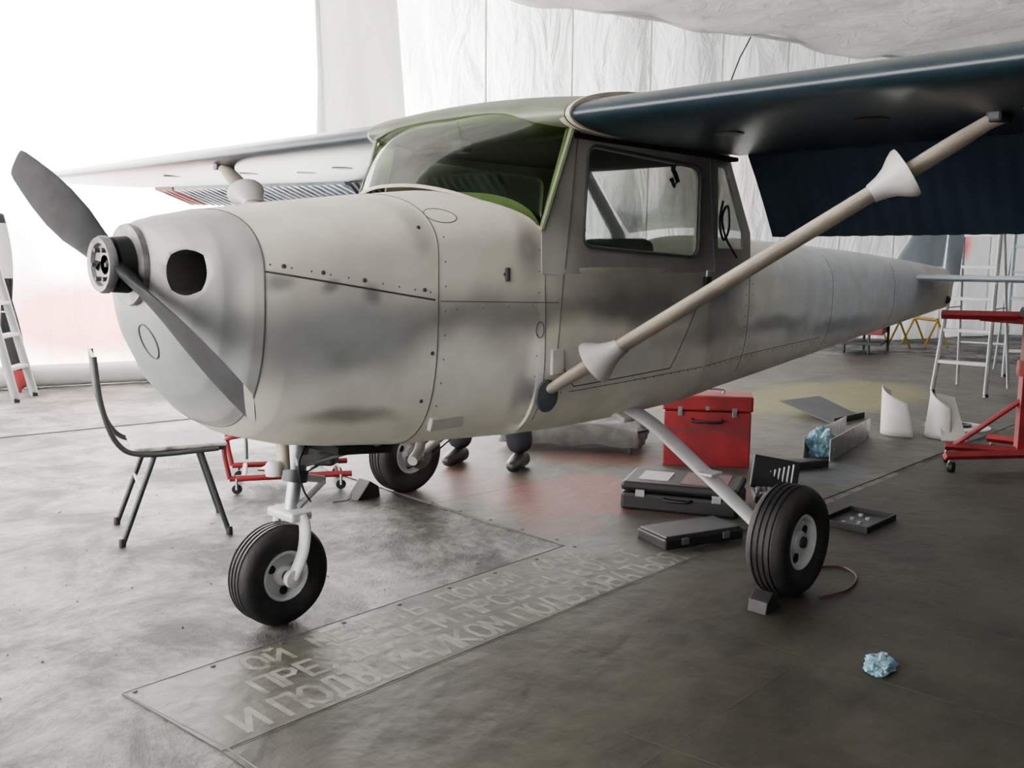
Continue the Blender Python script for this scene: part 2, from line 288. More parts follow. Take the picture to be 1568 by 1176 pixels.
# stencilled lettering built from flat strokes
M_let=mat('painted_lettering',(.19,.188,.16),.55,col2=(.075,.074,.062),vscale=11,spec=.3)
O_=[(.3,0),(.7,0),(1,.25),(1,.75),(.7,1),(.3,1),(0,.75),(0,.25),(.3,0)]
bowlU=[(0,1),(.7,1),(.95,.85),(.95,.65),(.7,.5),(0,.5)]; bowlL=[(0,.55),(.7,.55),(.98,.4),(.98,.15),(.7,0),(0,0)]
GL={'И':[[(0,1),(0,0),(1,1),(1,0)]],'Й':[[(0,.9),(0,0),(1,.9),(1,0)],[(.3,1.12),(.5,1.05),(.7,1.12)]],'П':[[(0,0),(0,1),(1,1),(1,0)]],'О':[O_],'Д':[[(-.05,-.12),(-.05,0),(1.05,0),(1.05,-.12)],[(.1,0),(.3,1),(.85,1),(.85,0)]],
'Ъ':[[(-.1,1),(.25,1),(.25,0),(.75,0),(1,.15),(1,.4),(.75,.55),(.25,.55)]],'Ь':[[(0,1),(0,0)],bowlL],'Е':[[(.9,0),(0,0),(0,1),(.9,1)],[(0,.5),(.75,.5)]],'М':[[(0,0),(0,1),(.5,.35),(1,1),(1,0)]],'Н':[[(0,0),(0,1)],[(1,0),(1,1)],[(0,.5),(1,.5)]],
'К':[[(0,0),(0,1)],[(.95,1),(.1,.5),(1,0)]],'Л':[[(0,0),(.3,1),(1,1),(1,0)]],'З':[[(.05,.85),(.3,1),(.7,1),(.95,.8),(.7,.53),(.4,.53)],[(.7,.53),(1,.25),(.7,0),(.3,0),(0,.15)]],'В':[[(0,0),(0,1)],bowlU,bowlL],'А':[[(0,0),(.5,1),(1,0)],[(.2,.32),(.8,.32)]],
'Т':[[(0,1),(1,1)],[(.5,1),(.5,0)]],'С':[[(1,.8),(.7,1),(.3,1),(0,.75),(0,.25),(.3,0),(.7,0),(1,.2)]],'Я':[[(1,0),(1,1),(.3,1),(.05,.85),(.05,.65),(.3,.5),(1,.5)],[(.5,.5),(0,0)]],'Р':[[(0,0),(0,1)],bowlU],'Ж':[[(.5,0),(.5,1)],[(0,1),(.5,.5),(1,0)],[(1,1),(.5,.5),(0,0)]],
'Ч':[[(0,1),(0,.6),(.2,.45),(1,.45)],[(1,0),(1,1)]],'Х':[[(0,0),(1,1)],[(0,1),(1,0)]],'У':[[(0,1),(.5,.4)],[(1,1),(.3,0)]]}
def stroketext(name,txt,x0,y0,h,w,gap,th):
    vs=[];fs=[];x=x0;q=0
    for ch in txt:
        if ch==' ': x+=w*.75; continue
        for pl in GL[ch]:
            for (a,b) in zip(pl,pl[1:]):
                A_=Vector((x+a[0]*w,y0+a[1]*h)); B_=Vector((x+b[0]*w,y0+b[1]*h)); d_=(B_-A_).normalized(); n_=Vector((-d_.y,d_.x))*th/2; A_=A_-d_*th*.35; B_=B_+d_*th*.35
                k=len(vs); z=.0056+.00003*(q%12); q+=1
                for p in (A_+n_,A_-n_,B_-n_,B_+n_): vs.append(Vector((p.x,p.y,z)))
                fs.append((k,k+1,k+2,k+3))
        x+=w+gap
    me=bpy.data.meshes.new(name); me.from_pydata([tuple(v) for v in vs],[],fs); me.materials.append(M_let)
    o=bpy.data.objects.new(name,me); C.collection.objects.link(o); o.parent=fc
stroketext('lettering_1','ОЙ  МЕНЯТЬ  ПОЛОМ  ХАРА',.26,-.315,.105,.062,.022,.018)
stroketext('lettering_2','ПРЕЖДЕ ЧЕМ ПРОВЕРЬ ВОЛЬТ',.20,-.475,.110,.064,.022,.019)
stroketext('lettering_3','И ПОДЪЕМНИКОМ ПОЛЬЗОВАТЬСЯ',.04,-.650,.125,.066,.022,.020)
vs=[];fs=[]
for i in range(300):
    x=random.uniform(-1.2,1.9); y=random.uniform(-1.2,3.2) if x<-.15 else random.uniform(-.1,3.2); s=random.uniform(.002,.006)
    k=len(vs); vs+=[Vector((x+s*math.cos(q*2.1+i),y+s*math.sin(q*2.1+i),0)) for q in range(3)]+[Vector((x,y,s))]; fs+=[(k,k+1,k+3),(k+1,k+2,k+3),(k+2,k,k+3)]
mk('floor_grit',vs,fs,M_seam,fc,smooth=False)
# ---------------------------------------------------------------- aeroplane
AP=empty('light_airplane')
ST=[(.055,.13,1.16,1.29,1.41,2.2,2.2),(.07,.20,1.10,1.28,1.43,2.2,2.3),(.11,.285,.99,1.27,1.445,2.3,2.4),(.17,.345,.88,1.27,1.46,2.4,2.5),(.25,.385,.79,1.27,1.475,2.4,2.6),(.35,.41,.725,1.28,1.49,2.4,2.8),
(.5,.43,.68,1.29,1.51,2.4,3),(.7,.445,.65,1.31,1.535,2.4,3.2),(.92,.46,.63,1.33,1.56,2.4,3.6),(1.15,.48,.62,1.36,1.585,2.4,4),(1.40,.50,.61,1.395,1.59,2.4,4.5),(1.405,.50,.61,1.28,1.30,8,4.5),
(1.7,.505,.60,1.28,1.30,10,4.5),(2.1,.50,.60,1.28,1.30,10,4.5),(2.6,.49,.61,1.28,1.30,10,4.2),(2.95,.43,.625,1.26,1.32,6,3.8),(3.08,.405,.63,1.22,1.455,2.6,3.5),
(3.5,.36,.655,1.18,1.45,2.4,3.2),(4.2,.295,.71,1.15,1.43,2.3,3),(5,.225,.775,1.13,1.395,2.3,2.8),(5.8,.15,.84,1.12,1.35,2.2,2.6),(6.4,.095,.89,1.11,1.31,2.2,2.4),(7.0,.04,.94,1.10,1.26,2,2),(7.12,.012,.99,1.09,1.2,2,2)]
def stat(x):
    for a,b in zip(ST,ST[1:]):
        if a[0]<=x<=b[0]:
            t=(x-a[0])/max(b[0]-a[0],1e-6); return [p+(q-p)*t for p,q in zip(a,b)]
    return list(ST[0] if x<ST[0][0] else ST[-1])
def ring(s,seg=64,grow=0):
    x,w,zb,zc,zt,nt_,nb=s; out=[]
    for k in range(seg):
        t=2*math.pi*k/seg; cs,sn=math.cos(t),math.sin(t); n=nt_ if sn>=0 else nb
        y=(w+grow)*math.copysign(abs(cs)**(2/n),cs); h=(zt-zc+grow) if sn>=0 else (zc-zb+grow)
        out.append(Vector((x,y,zc+h*math.copysign(abs(sn)**(2/n),sn))))
    return out
def ysurf(x,z,side=-1):
    s=stat(x); _,w,zb,zc,zt,nt_,nb=s
    n=nt_ if z>=zc else nb; h=(zt-zc) if z>=zc else (zc-zb); q=min(abs(z-zc)/h,1)
    return side*w*(max(1-q**n,0))**(1/n)
def dense(a,b,step):
    xs=[s[0] for s in ST if a<=s[0]<=b]; k=a
    while k<b: xs.append(k); k+=step
    xs=sorted(set([round(x,4) for x in xs+[a,b]])); return xs
nose=loft('nose_bowl',[ring(stat(x)) for x in dense(.055,.28,.02)],[M_nose,M_dark],AP,sharp=50)
for sd in (-1,1):
    cut=lathe('cutter',[(.07,-.2),(.07,.10)],(.10,sd*.255,1.28),(1,0,0),M_dark,None,seg=40)
    for v in cut.data.vertices:
        dy=(v.co.y-sd*.255)/.07; dz=(v.co.z-1.28)/.07; m_=max(abs(dy),abs(dz),1e-4); n_=math.hypot(dy,dz); k=.78+.22*(n_/m_)
        v.co.y=sd*.255+dy*.058*k; v.co.z=1.28+dz*.068*k
    md=nose.modifiers.new('b','BOOLEAN'); md.object=cut; md.operation='DIFFERENCE'; md.solver='EXACT'; md.material_mode='TRANSFER'
    dg=C.evaluated_depsgraph_get(); me=bpy.data.meshes.new_from_object(nose.evaluated_get(dg)); nose.modifiers.clear(); nose.data=me
    bpy.data.objects.remove(cut)
body=loft('fuselage_shell',[ring(stat(x)) for x in dense(.283,7.12,.08) if not 1.4<x<1.4049],M_body,AP,sharp=50)
def seam(name,pts,r_=.0028,m=M_seam): tube(name,pts,r_,m,AP,seg=6)
def ringseam(name,x,k0,k1,seg=128):
    R=ring(stat(x),seg,.0003); seam(name,[R[k%seg] for k in range(k0,k1+1)],.0018)
for i,x in enumerate((.283,.92)): ringseam('panel_seam_%d'%i,x,0,128)
seam('cowl_split',[Vector((x,ysurf(x,1.285-.16*(x-.28)),1.285-.16*(x-.28))) for x in [.285+.02*i for i in range(32)]],.003)
def line(x0,z0,x1,z1,n=16): return [Vector((x0+(x1-x0)*i/n,ysurf(x0+(x1-x0)*i/n,z0+(z1-z0)*i/n)-.0004,z0+(z1-z0)*i/n)) for i in range(n+1)]
seam('door_seam_front',line(1.53,1.29,1.50,.95),.002); seam('door_seam_bottom',line(1.50,.95,1.62,.82)+line(1.62,.82,2.3,.84)[1:],.002); seam('door_seam_rear',line(2.3,.84,2.6,1.29),.002)
seam('side_seam',line(.93,1.18,1.50,1.16),.0013); seam('belly_seam',line(1.42,1.36,1.44,.70),.0016)
seam('tail_seam_1',line(3.1,1.30,3.1,.75),.0014); seam('tail_seam_2',line(4.3,1.36,4.3,.8),.0012); seam('tail_seam_3',line(5.5,1.3,5.5,.9),.0012); seam('lower_long_seam',line(1.6,.80,4.2,.86,40),.0013)
rv=[]
def rivet(x,z): rv.append((Vector((x,ysurf(x,z),z))))
for i in range(10): rivet(.30+.065*i,1.305-.16*(.065*i)); 
for i in range(9): rivet(.95,.72+.085*i); rivet(1.39,.72+.08*i)
for i in range(40): rivet(1.48+.07*i,.80+.001*i)
for x in (3.06,3.14,4.26,4.34,5.46,5.54):
    for i in range(9): rivet(x,.82+.055*i)
for i in range(16): rivet(1.0+.12*i if i<4 else 1.6+.06*i,1.15)
vs=[];fs=[]
for p in rv:
    k=len(vs)
    for j in range(6): vs.append(p+Vector((math.cos(j*1.047)*.0038,-.0012,math.sin(j*1.047)*.0038)))
    fs.append(tuple(range(k,k+6)))
mk('rivets',vs,fs,M_riv,AP,smooth=False)
for i,(x,z) in enumerate([(.34,1.30),(.47,1.28),(.62,1.255),(.86,1.22),(.86,1.43),(.90,1.0),(.88,.83),(1.22,1.27)]):
    lathe('fastener_%d'%i,[(.007,-.003),(.007,.003),(.003,.005)],(x,ysurf(x,z),z),(0,-1,.2),M_seam,AP,seg=12)
box('vent_scoop',(.02,.012,.05),(1.23,ysurf(1.23,1.29)-.004,1.27),M_seam,AP)
def surfloop(name,cx,cz,rx,rz,r_=.003,n=36,m=M_seam):
    seam(name,[Vector((cx+rx*math.cos(t),ysurf(cx+rx*math.cos(t),cz+rz*math.sin(t))-.001,cz+rz*math.sin(t))) for t in [2*math.pi*i/n for i in range(n+1)]],r_,m)
def bowl(y,z):
    lo,hi=.055,.28
    for _ in range(30):
        m_=(lo+hi)/2; s=stat(m_); n=s[5] if z>=s[3] else s[6]; h=(s[4]-s[3]) if z>=s[3] else (s[3]-s[2])
        if (abs(y)/s[1])**n+(abs(z-s[3])/h)**n<1: hi=m_
        else: lo=m_
    return Vector((hi-.001,y,z))
seam('landing_light_cover',[bowl(-.03+.048*math.cos(t),1.06+.055*math.sin(t)) for t in [2*math.pi*i/40 for i in range(41)]],.003)
surfloop('static_port',1.40,1.06,.02,.03,.0015); surfloop('oil_hatch',.98,1.475,.06,.025,.0016)
box('belly_vent',(.16,.02,.05),(1.02,ysurf(1.02,.74),.735),M_fair,AP,rx=.35)
box('step_plate',(.07,.015,.10),(1.50,ysurf(1.5,.93)-.004,.93),M_fair,AP)
# propeller
PR=empty('propeller'); PR.parent=AP
HZ=1.30
lathe('hub_spacer',[(.030,-.030),(.060,-.034),(.066,-.046),(.082,-.050),(.088,-.040),(.088,-.026),(.070,-.018),(.060,.0),(.060,.03)],(0,0,HZ),(1,0,0),M_ringm,PR)
lathe('hub_core',[(.004,-.030),(.030,-.030),(.034,-.012),(.034,.01)],(0,0,HZ),(1,0,0),M_alup,PR,cap=False)
lathe('hub_boss',[(.06,-.015),(.085,-.01),(.088,.035),(.06,.045)],(0,0,HZ),(1,0,0),M_prop,PR)
lathe('spinner_backplate',[(.05,.035),(.125,.035),(.128,.045),(.125,.055),(.05,.058)],(0,0,HZ),(1,0,0),M_ringm,PR)
for i in range(6):
    a=i*math.pi/3; lathe('bolt_%d'%i,[(.007,-.050),(.007,-.03)],(0,.050*math.cos(a),HZ+.050*math.sin(a)),(1,0,0),M_seam,PR,seg=8)
ang=math.radians(24.5); X_=Vector((1,0,0))
for sd in (1,-1):
    d=Vector((0,math.cos(ang),math.sin(ang)))*sd; pr=X_.cross(d)
    rings=[]
    tab=[(.03,.10,.070,55),(.10,.09,.055,50),(.18,.105,.040,42),(.30,.135,.028,34),(.45,.150,.020,27),(.60,.145,.014,22),(.72,.130,.011,19),(.82,.112,.008,17),(.862,.095,.006,16),(.870,.06,.004,16)]
    for (rr,ch,th,tw) in tab:
        a=math.radians(tw); cdv=(pr*math.cos(a)+X_*math.sin(a)); nv=(X_*math.cos(a)-pr*math.sin(a))
        ctr=Vector((0,0,HZ))+d*rr; n=20; rg=[]
        for k in range(n):
            t=2*math.pi*k/n; rg.append(ctr+cdv*(ch/2*math.cos(t))+nv*(th/2*math.sin(t)*(1 if math.sin(t)>0 else .5)))
        rings.append(rg)
    loft('blade_%d'%(1 if sd>0 else 2),rings[:8],M_prop,PR,sharp=60); loft('blade_tip_%d'%(1 if sd>0 else 2),rings[7:],M_proptip if sd<0 else M_prop,PR,sharp=60)
# wings
def airfoil(c0,c1,n=26,T=.5):
    def pt(x,s):
        yt=T*(.2969*math.sqrt(max(x,0))-.126*x-.3516*x*x+.2843*x**3-.1036*x**4)
        yc=(.02/.16)*(.8*x-x*x) if x<.4 else (.02/.36)*(.2+.8*x-x*x)
        return (x,yc+s*yt)
    xs=[c0+(c1-c0)*(1-math.cos(math.pi*i/n))/2 for i in range(n+1)]
    up=[pt(x,1) for x in xs[::-1]]; lo=[pt(x,-1) for x in (xs[1:] if c0==0 else xs)]
    return up+lo
def wp(y):
    a=abs(y); ch=1.63 if a<2.6 else 1.63-(a-2.6)/2.45*.47
    x0=1.475+.03*a if y<0 else 1.39+.05*a
    return x0, ch, 1.865+(.004 if y<0 else .014)*max(a-.52,0)
def wring(y,af,inc=.03):
    x0,c_,z0=wp(y); return [Vector((x0+p[0]*c_,y,z0+p[1]*c_-inc*(p[0])*c_*0.9)) for p in af]
AF=airfoil(0,.77)
for nm,sd in (('wing_port',-1),('wing_starboard',1)):
    e_=.22 if sd>0 else 0
    ys=[.53,.9,1.4,1.9,2.6,3.2,3.8,4.4,4.85+e_]
    rings=[wring(sd*y,AF) for y in ys]
    for y,s in ((4.98+e_,.75),(5.06+e_,.35),(5.08+e_,.08)):
        x0,c_,z0=wp(sd*y); rings.append([Vector((x0+.3*c_+(p[0]-.3)*c_*(.6+.4*s),sd*y,z0+.01+p[1]*c_*s-.027*p[0]*c_)) for p in AF])
    loft(nm,rings,M_navy,AP,sharp=50)
    def surf(name,y0,y1,defl,mt):
        R=[]; y=y0
        while y<=y1:
            x0,c_,z0=wp(sd*y); hx=x0+.775*c_; hz=z0-.01-.027*.77*c_; L_=.275*c_
            amp=.006*(1 if int(round((y-y0)/.02))%4<2 else -1); ca,sa=math.cos(defl),math.sin(defl); rg=[]
            for (s,h) in [(0,.045),(.3,.032),(.65,.018),(1,.004),(1,-.004),(.65,-.012),(.3,-.022),(0,-.03),(-.06,0)]:
                hh=h+(amp if 0<s<.9 else amp*.3 if s>0 else 0); rg.append(Vector((hx+ca*s*L_+sa*hh,sd*y,hz-sa*s*L_+ca*hh)))
            R.append(rg); y+=.02
        loft(name,R,mt,AP,sharp=25)
    tag=nm.split('_')[1]
    surf('flap_'+tag,.58,2.55,math.radians(58 if sd<0 else 50),M_flap); surf('aileron_'+tag,2.6,4.7,math.radians(4 if sd<0 else 24),M_flap if sd<0 else M_ail)
    surf('aileron_tip_'+tag,4.72,4.98,math.radians(4 if sd<0 else 24),M_red)
    xr,_,zr=wp(sd*.53)
    af2=airfoil(0,.30); loft('wing_root_cuff_'+tag,[[Vector((xr-.006+p[0]*1.66,sd*y,zr+p[1]*1.75)) for p in af2] for y in (.50,.53)],M_strut,AP,sharp=50)
    loft('wing_root_gasket_'+tag,[[Vector((xr-.010+p[0]*1.66,sd*y,zr+p[1]*1.85)) for p in af2] for y in (.53,.54)],M_blk,AP,sharp=50)
    loft('wing_root_cap_'+tag,[[Vector((xr-.012+p[0]*1.68,sd*y,zr+p[1]*1.88)) for p in af2] for y in (.54,.56)],M_strut,AP,sharp=50)
    a=Vector((1.47,sd*.485,.82)); b=Vector((2.10,-1.86,1.80)) if sd<0 else Vector((1.62,2.2,1.84)); d=(b-a).normalized()
    fwd=(Vector((1,0,0))-d*d.x).normalized(); nn=d.cross(fwd)
    def sring(p,cx,cz): return [p+fwd*(math.cos(t)*cx)+nn*(math.sin(t)*cz) for t in [2*math.pi*i/20 for i in range(20)]]
    loft('strut_'+tag,[sring(a,.035,.018),sring(a+d*.12,.054,.022),sring(a+d*.2,.060,.024),sring(b-d*.15,.060,.024),sring(b-d*.04,.05,.02),sring(b,.03,.03)],M_strut,AP)
    loft('strut_foot_'+tag,[sring(a-d*.06,.016,.016),sring(a+d*.04,.018,.018)],M_dsteel,AP)
    box('strut_top_fitting_'+tag,(.12,.05,.06),b+Vector((0,0,.005)),M_dsteel,AP,bevel=.01)
    def cuff(name,s,flip,k=1):
        p=a+d*s; f2=1 if flip else -1
        rg=[sring(p-d*.09*f2,.064,.028),sring(p-d*.05*f2,.070,.038),sring(p-d*.02*f2,.082,.058*k),sring(p+d*.01*f2,.108*k,.085*k),sring(p+d*.03*f2,.124*k,.098*k),sring(p+d*.042*f2,.126*k,.098*k),sring(p+d*.036*f2,.116*k,.086*k),sring(p+d*.01*f2,.08,.045),sring(p-d*.01*f2,.062,.03)]
        loft(name,rg,M_fair,AP,cap=False)
    cuff('lower_strut_fairing_'+tag,.25,False,.86); cuff('upper_strut_fairing_'+tag,(b-a).length-.36,True,.88)
    lathe('strut_mount_plate_'+tag,[(.065,0),(.06,.006),(.02,.008)],(1.45,sd*.492,.80),(0,sd,0),mat('mount_grey',(.07,.075,.09),.6),AP,seg=24)
    for i,(x,y) in enumerate([(1.95,.95),(1.95,1.5),(1.9,2.4),(1.8,3.2),(2.05,2.0)]):
        x0,c_,z0=wp(sd*y); q=(x-x0)/c_; zz=z0-.027*q*c_+c_*((.02/.16)*(.8*q-q*q)-.5*(.2969*math.sqrt(q)-.126*q-.3516*q*q+.2843*q**3-.1036*q**4))
        lathe('inspection_hole_%s_%d'%(tag,i),[(.055,0),(.06,.004),(.04,.006)],(x,sd*y,zz+.001),(0,0,-1),M_blk if i%2 else M_ringm,AP,seg=24)
afr=airfoil(0,.80)
loft('cabin_roof',[[Vector((1.435-.09*y+p[0]*1.6,y,1.868+p[1]*1.66+(.03*(1-(y/.53)**2) if p[1]>0 else 0)-.03*p[0])) for p in afr] for y in [-.53+1.06*i/12 for i in range(13)]],M_roof,AP,sharp=60)
tube('antenna_wire',[(1.93,-.945,1.95),(2.02,-.943,2.09),(2.10,-.94,2.18)],.003,M_blk,AP,seg=6)
def panel(name,outer,holes,p0,p1,yt,mt,th=.012):
    cu=bpy.data.curves.new(name,'CURVE'); cu.dimensions='2D'; cu.fill_mode='BOTH'; cu.extrude=th/2
    for lp in [outer]+holes:
        sp=cu.splines.new('POLY'); sp.points.add(len(lp)-1); sp.use_cyclic_u=True
        for q,(a,b) in zip(sp.points,lp): q.co=(a,b,0,1)
    o=bpy.data.objects.new('tmp',cu); C.collection.objects.link(o); C.view_layer.update()
    me=bpy.data.meshes.new_from_object(o.evaluated_get(C.evaluated_depsgraph_get())); bpy.data.objects.remove(o)
    dx=Vector((p1[0]-p0[0],p1[1]-p0[1],0)).normalized(); nm_=Vector((dx.y,-dx.x,0)); 
    for v in me.vertices:
        x,z,e=v.co; k=Vector((p0[0],p0[1],0))+dx*((x-p0[0])/max(dx.x,.01)); k.z=z; k-=Vector((0,math.copysign(1,p0[1])*yt*(z-1.3),0)); v.co=k+nm_*e
    me.materials.clear(); me.materials.append(mt)
    ob=bpy.data.objects.new(name,me); C.collection.objects.link(ob); ob.parent=AP; return ob
def rrect(cs,rad,n=6):
    out=[]
    for i in range(len(cs)):
        p=Vector(cs[i]); a=(Vector(cs[i-1])-p).normalized(); b=(Vector(cs[(i+1)%len(cs)])-p).normalized()
        for k in range(n+1):
            t=k/n; q=(p+a*rad)*(1-t)**2+p*2*t*(1-t)+(p+b*rad)*t*t; out.append((q.x,q.y))
    return out
win=[(1.645,1.385),(1.69,1.765),(2.48,1.735),(2.455,1.345)]
rwin=[(2.66,1.38),(2.66,1.76),(2.76,1.76),(2.99,1.46),(2.99,1.38)]
for sd,tag in ((-1,'port'),(1,'starboard')):
    top0=1.575 if sd<0 else 1.50
    panel('door_panel_'+tag,[(1.40,1.27),(1.40,1.44),(top0,1.85),(2.62,1.85),(2.62,1.27)],[rrect(win,.06)],(1.4,sd*.499),(2.62,sd*.487),.04,M_door)
    panel('rear_quarter_'+tag,[(2.61,1.27),(2.61,1.84),(2.78,1.84),(3.09,1.46),(3.09,1.27)],[rrect(rwin,.02)],(2.61,sd*.487),(3.09,sd*.402),.04,M_door)
    panel('door_glass_'+tag,rrect([(a,b) for a,b in win],.05),[],(1.4,sd*.493),(2.62,sd*.481),.04,M_win,.002)
    panel('rear_quarter_glass_'+tag,rwin,[],(2.61,sd*.482),(3.09,sd*.397),.04,M_win,.002)
    def pth(l): return [Vector((x,sd*(.505-.006*(x-1.4)-.04*(z-1.3)+.004),z)) for x,z in l]+[Vector((l[0][0],sd*(.505-.006*(l[0][0]-1.4)-.04*(l[0][1]-1.3)+.004),l[0][1]))]
    tube('window_gasket_'+tag,pth(rrect([(1.638,1.375),(1.683,1.775),(2.487,1.745),(2.465,1.335)],.06)),.006,M_seam,AP,seg=8)
    tube('door_outline_'+tag,pth([(1.53,1.29),(1.62,1.82),(2.56,1.82),(2.60,1.29)])[:4],.0025,M_seam,AP,seg=6)
box('door_handle',(.05,.02,.10),(2.55,-.50,1.20),M_blk,AP)
box('door_latch',(.035,.012,.12),(2.56,-.497,1.22),M_alu,AP)
def wsp(s,t):
    e=(s+1)/2
    b=Vector((1.12+.28*abs(s)**2.2-.11*e*e,.50*s,1.60-.165*abs(s)**2.4)); tp=Vector((1.46+.12*abs(s)**3-.18*max(s,0)**2,.495*s,1.905-.065*abs(s)**3))
    p=b.lerp(tp,t); bul=.05*math.sin(math.pi*t)*(1-abs(s)**4); return p+Vector((-bul*.7,0,bul*.7))
grid('windshield',lambda i,j:wsp(-1+2*i,j),32,12,M_ws,AP)
tube('windshield_base_trim',[wsp(-1+2*i/40,0)+Vector((0,0,.002)) for i in range(41)],.007,M_strut,AP,seg=8)
tube('windshield_top_trim',[wsp(-1+2*i/40,1)+Vector((-.004,0,.0)) for i in range(41)],.008,M_roof,AP,seg=8)
for sd,tag in ((-1,'port'),(1,'starboard')):
    tube('windshield_post_'+tag,[wsp(sd,t/8)+Vector((.005,-sd*.004,0)) for t in range(9)],.013,M_green,AP,seg=8)
mk('post_filler_starboard',[(1.28,.495,1.43),(1.42,.49,1.30),(1.52,.48,1.85),(1.40,.49,1.84)],[(0,1,2,3)],M_ws,AP,smooth=False)
grid('rear_window',lambda i,j:Vector((2.80,-.44+.88*i,1.83)).lerp(Vector((3.09,-.37+.74*i,1.47)),j)+Vector((0,0,.05*math.sin(math.pi*i)*(1-.5*j))),16,6,M_win,AP)
box('instrument_panel',(.06,.86,.18),(1.44,0,1.40),M_dark,AP)
lathe('control_yoke',[(.10,0),(.11,.01),(.10,.02)],(1.6,-.22,1.42),(1,0,0),M_blk,AP,cap=False)
for i,y in enumerate((-.23,.23)):
    box('seat_back_%d'%i,(.10,.38,.16),(2.2,y,1.34),M_seat,AP,ry=.2,bevel=.04); box('headliner_%d'%i,(1.2,.5,.02),(2.2,y*1.05,1.80),M_dark,AP)
tube('compass_stem',[(1.44,0,1.88),(1.46,0,1.80)],.008,M_blk,AP,seg=8); box('compass',(.06,.06,.05),(1.46,0,1.78),M_blk,AP,bevel=.01)
tube('hanging_clip',[(2.30,-.47,1.76),(2.29,-.47,1.72),(2.31,-.47,1.70),(2.33,-.47,1.67),(2.30,-.47,1.65),(2.28,-.47,1.68)],.010,M_blk,AP,seg=8)
tube('headset_cable',smoothpath([(2.66,-.50,1.60),(2.62,-.51,1.50),(2.66,-.51,1.42),(2.72,-.50,1.48),(2.70,-.50,1.58),(2.64,-.51,1.52),(2.68,-.51,1.43),(2.85,-.47,1.34)]),.006,M_blk,AP,seg=6)
box('sill_tray',(.14,.1,.03),(2.12,-.40,1.36),M_blk,AP)
def slab(name,secs,mt):
    rings=[]
    for (le,te,pos,th,ax) in secs:
        rg=[]; n=16
        for k in range(2*n):
            t=k/n*math.pi; x=.5*(1+math.cos(t)); s=1 if k<=n else -1
            h=th*s*2.6*(.2969*math.sqrt(x)-.126*x-.3516*x*x+.2843*x**3-.1036*x**4)
            rg.append(Vector((le+x*(te-le),pos[0],pos[1]+h)) if ax=='h' else Vector((le+x*(te-le),h,pos[1])))
        rings.append(rg)
    return loft(name,rings,mt,AP,sharp=50)
for sd,tag in ((-1,'port'),(1,'starboard')):
    slab('stabilizer_'+tag,[(6.02,6.55,(sd*.10,1.2),.10,'h'),(6.12,6.57,(sd*.8,1.2),.09,'h'),(6.22,6.6,(sd*1.45,1.2),.07,'h'),(6.32,6.55,(sd*1.52,1.2),.03,'h')],M_tail)
    slab('elevator_'+tag,[(6.57,6.95,(sd*.12,1.19),.06,'h'),(6.59,6.92,(sd*.8,1.19),.05,'h'),(6.62,6.88,(sd*1.5,1.19),.04,'h')],M_tail)
slab('fin',[(5.85,6.9,(0,1.28),.10,'v'),(6.25,6.95,(0,1.55),.10,'v'),(6.75,7.15,(0,2.35),.07,'v'),(6.85,7.17,(0,2.42),.03,'v')],M_tail)
slab('rudder',[(6.93,7.3,(0,1.15),.07,'v'),(6.98,7.35,(0,1.55),.07,'v'),(7.18,7.5,(0,2.35),.05,'v'),(7.22,7.48,(0,2.42),.02,'v')],M_tail)
lathe('tail_light_bracket',[(.03,0),(.035,.05),(.01,.07)],(6.9,-.03,1.02),(1,0,-.3),M_seam,AP,seg=16)
def wheel(tag,cx,cy,cz,R,w,parent,side=-1):
    ax=(0,1,0); rim=R*.50
    prof=[(rim,-w*.36),(rim*1.06,-w*.42),(R*.78,-w*.5),(R*.90,-w*.46),(R*.965,-w*.34)]
    for g in (-.22,-.07,.08,.23): prof+= [(R*.995,w*g-.006),(R*.965,w*g-.003),(R*.965,w*g+.003),(R*.997,w*g+.006)]
    prof+=[(R*.965,w*.34),(R*.90,w*.46),(R*.78,w*.5),(rim*1.06,w*.42),(rim,w*.36)]
    lathe('tyre_'+tag,prof,(cx,cy,cz),ax,M_rub,parent,seg=64,cap=False,sharp=60)
    for s in (-1,1):
        lathe('rim_%s_%d'%(tag,s),[(rim*1.02,s*w*.36),(rim*.95,s*w*.40),(rim*.86,s*w*.36),(rim*.80,s*w*.20),(rim*.45,s*w*.20),(rim*.36,s*w*.34),(rim*.20,s*w*.36),(.001,s*w*.36)],(cx,cy,cz),ax,M_alup,parent,seg=48,cap=False)
        for i in range(3):
            a=i*2.094+.5; lathe('rim_hole_%s_%d_%d'%(tag,s,i),[(rim*.17,0),(rim*.17,.004),(.001,.005)],(cx+rim*.62*math.cos(a),cy+s*w*.205,cz+rim*.62*math.sin(a)),(0,s,0),M_dark,parent,seg=16)
        lathe('axle_cap_%s_%d'%(tag,s),[(rim*.22,s*w*.35),(rim*.2,s*w*.42),(.001,s*w*.43)],(cx,cy,cz),ax,M_dsteel,parent,seg=20,cap=False)
wheel('nose',.55,0,.185,.185,.135,AP)
wheel('port',2.155,-1.17,.2235,.2235,.165,AP); wheel('starboard',2.13,1.19,.2235,.2235,.165,AP)
tube('oleo_upper',[(.665,0,.76),(.625,0,.52)],.038,M_steel,AP,seg=20); tube('oleo_piston',[(.63,0,.54),(.605,0,.40)],.026,M_alu,AP,seg=20)
tube('oleo_collar',[(.632,0,.56),(.624,0,.515)],.046,M_dsteel,AP,seg=20); tube('oleo_collar_top',[(.66,0,.72),(.655,0,.69)],.048,M_dsteel,AP,seg=20)
box('fork_crown',(.09,.17,.035),(.60,0,.40),M_alup,AP,bevel=.012)
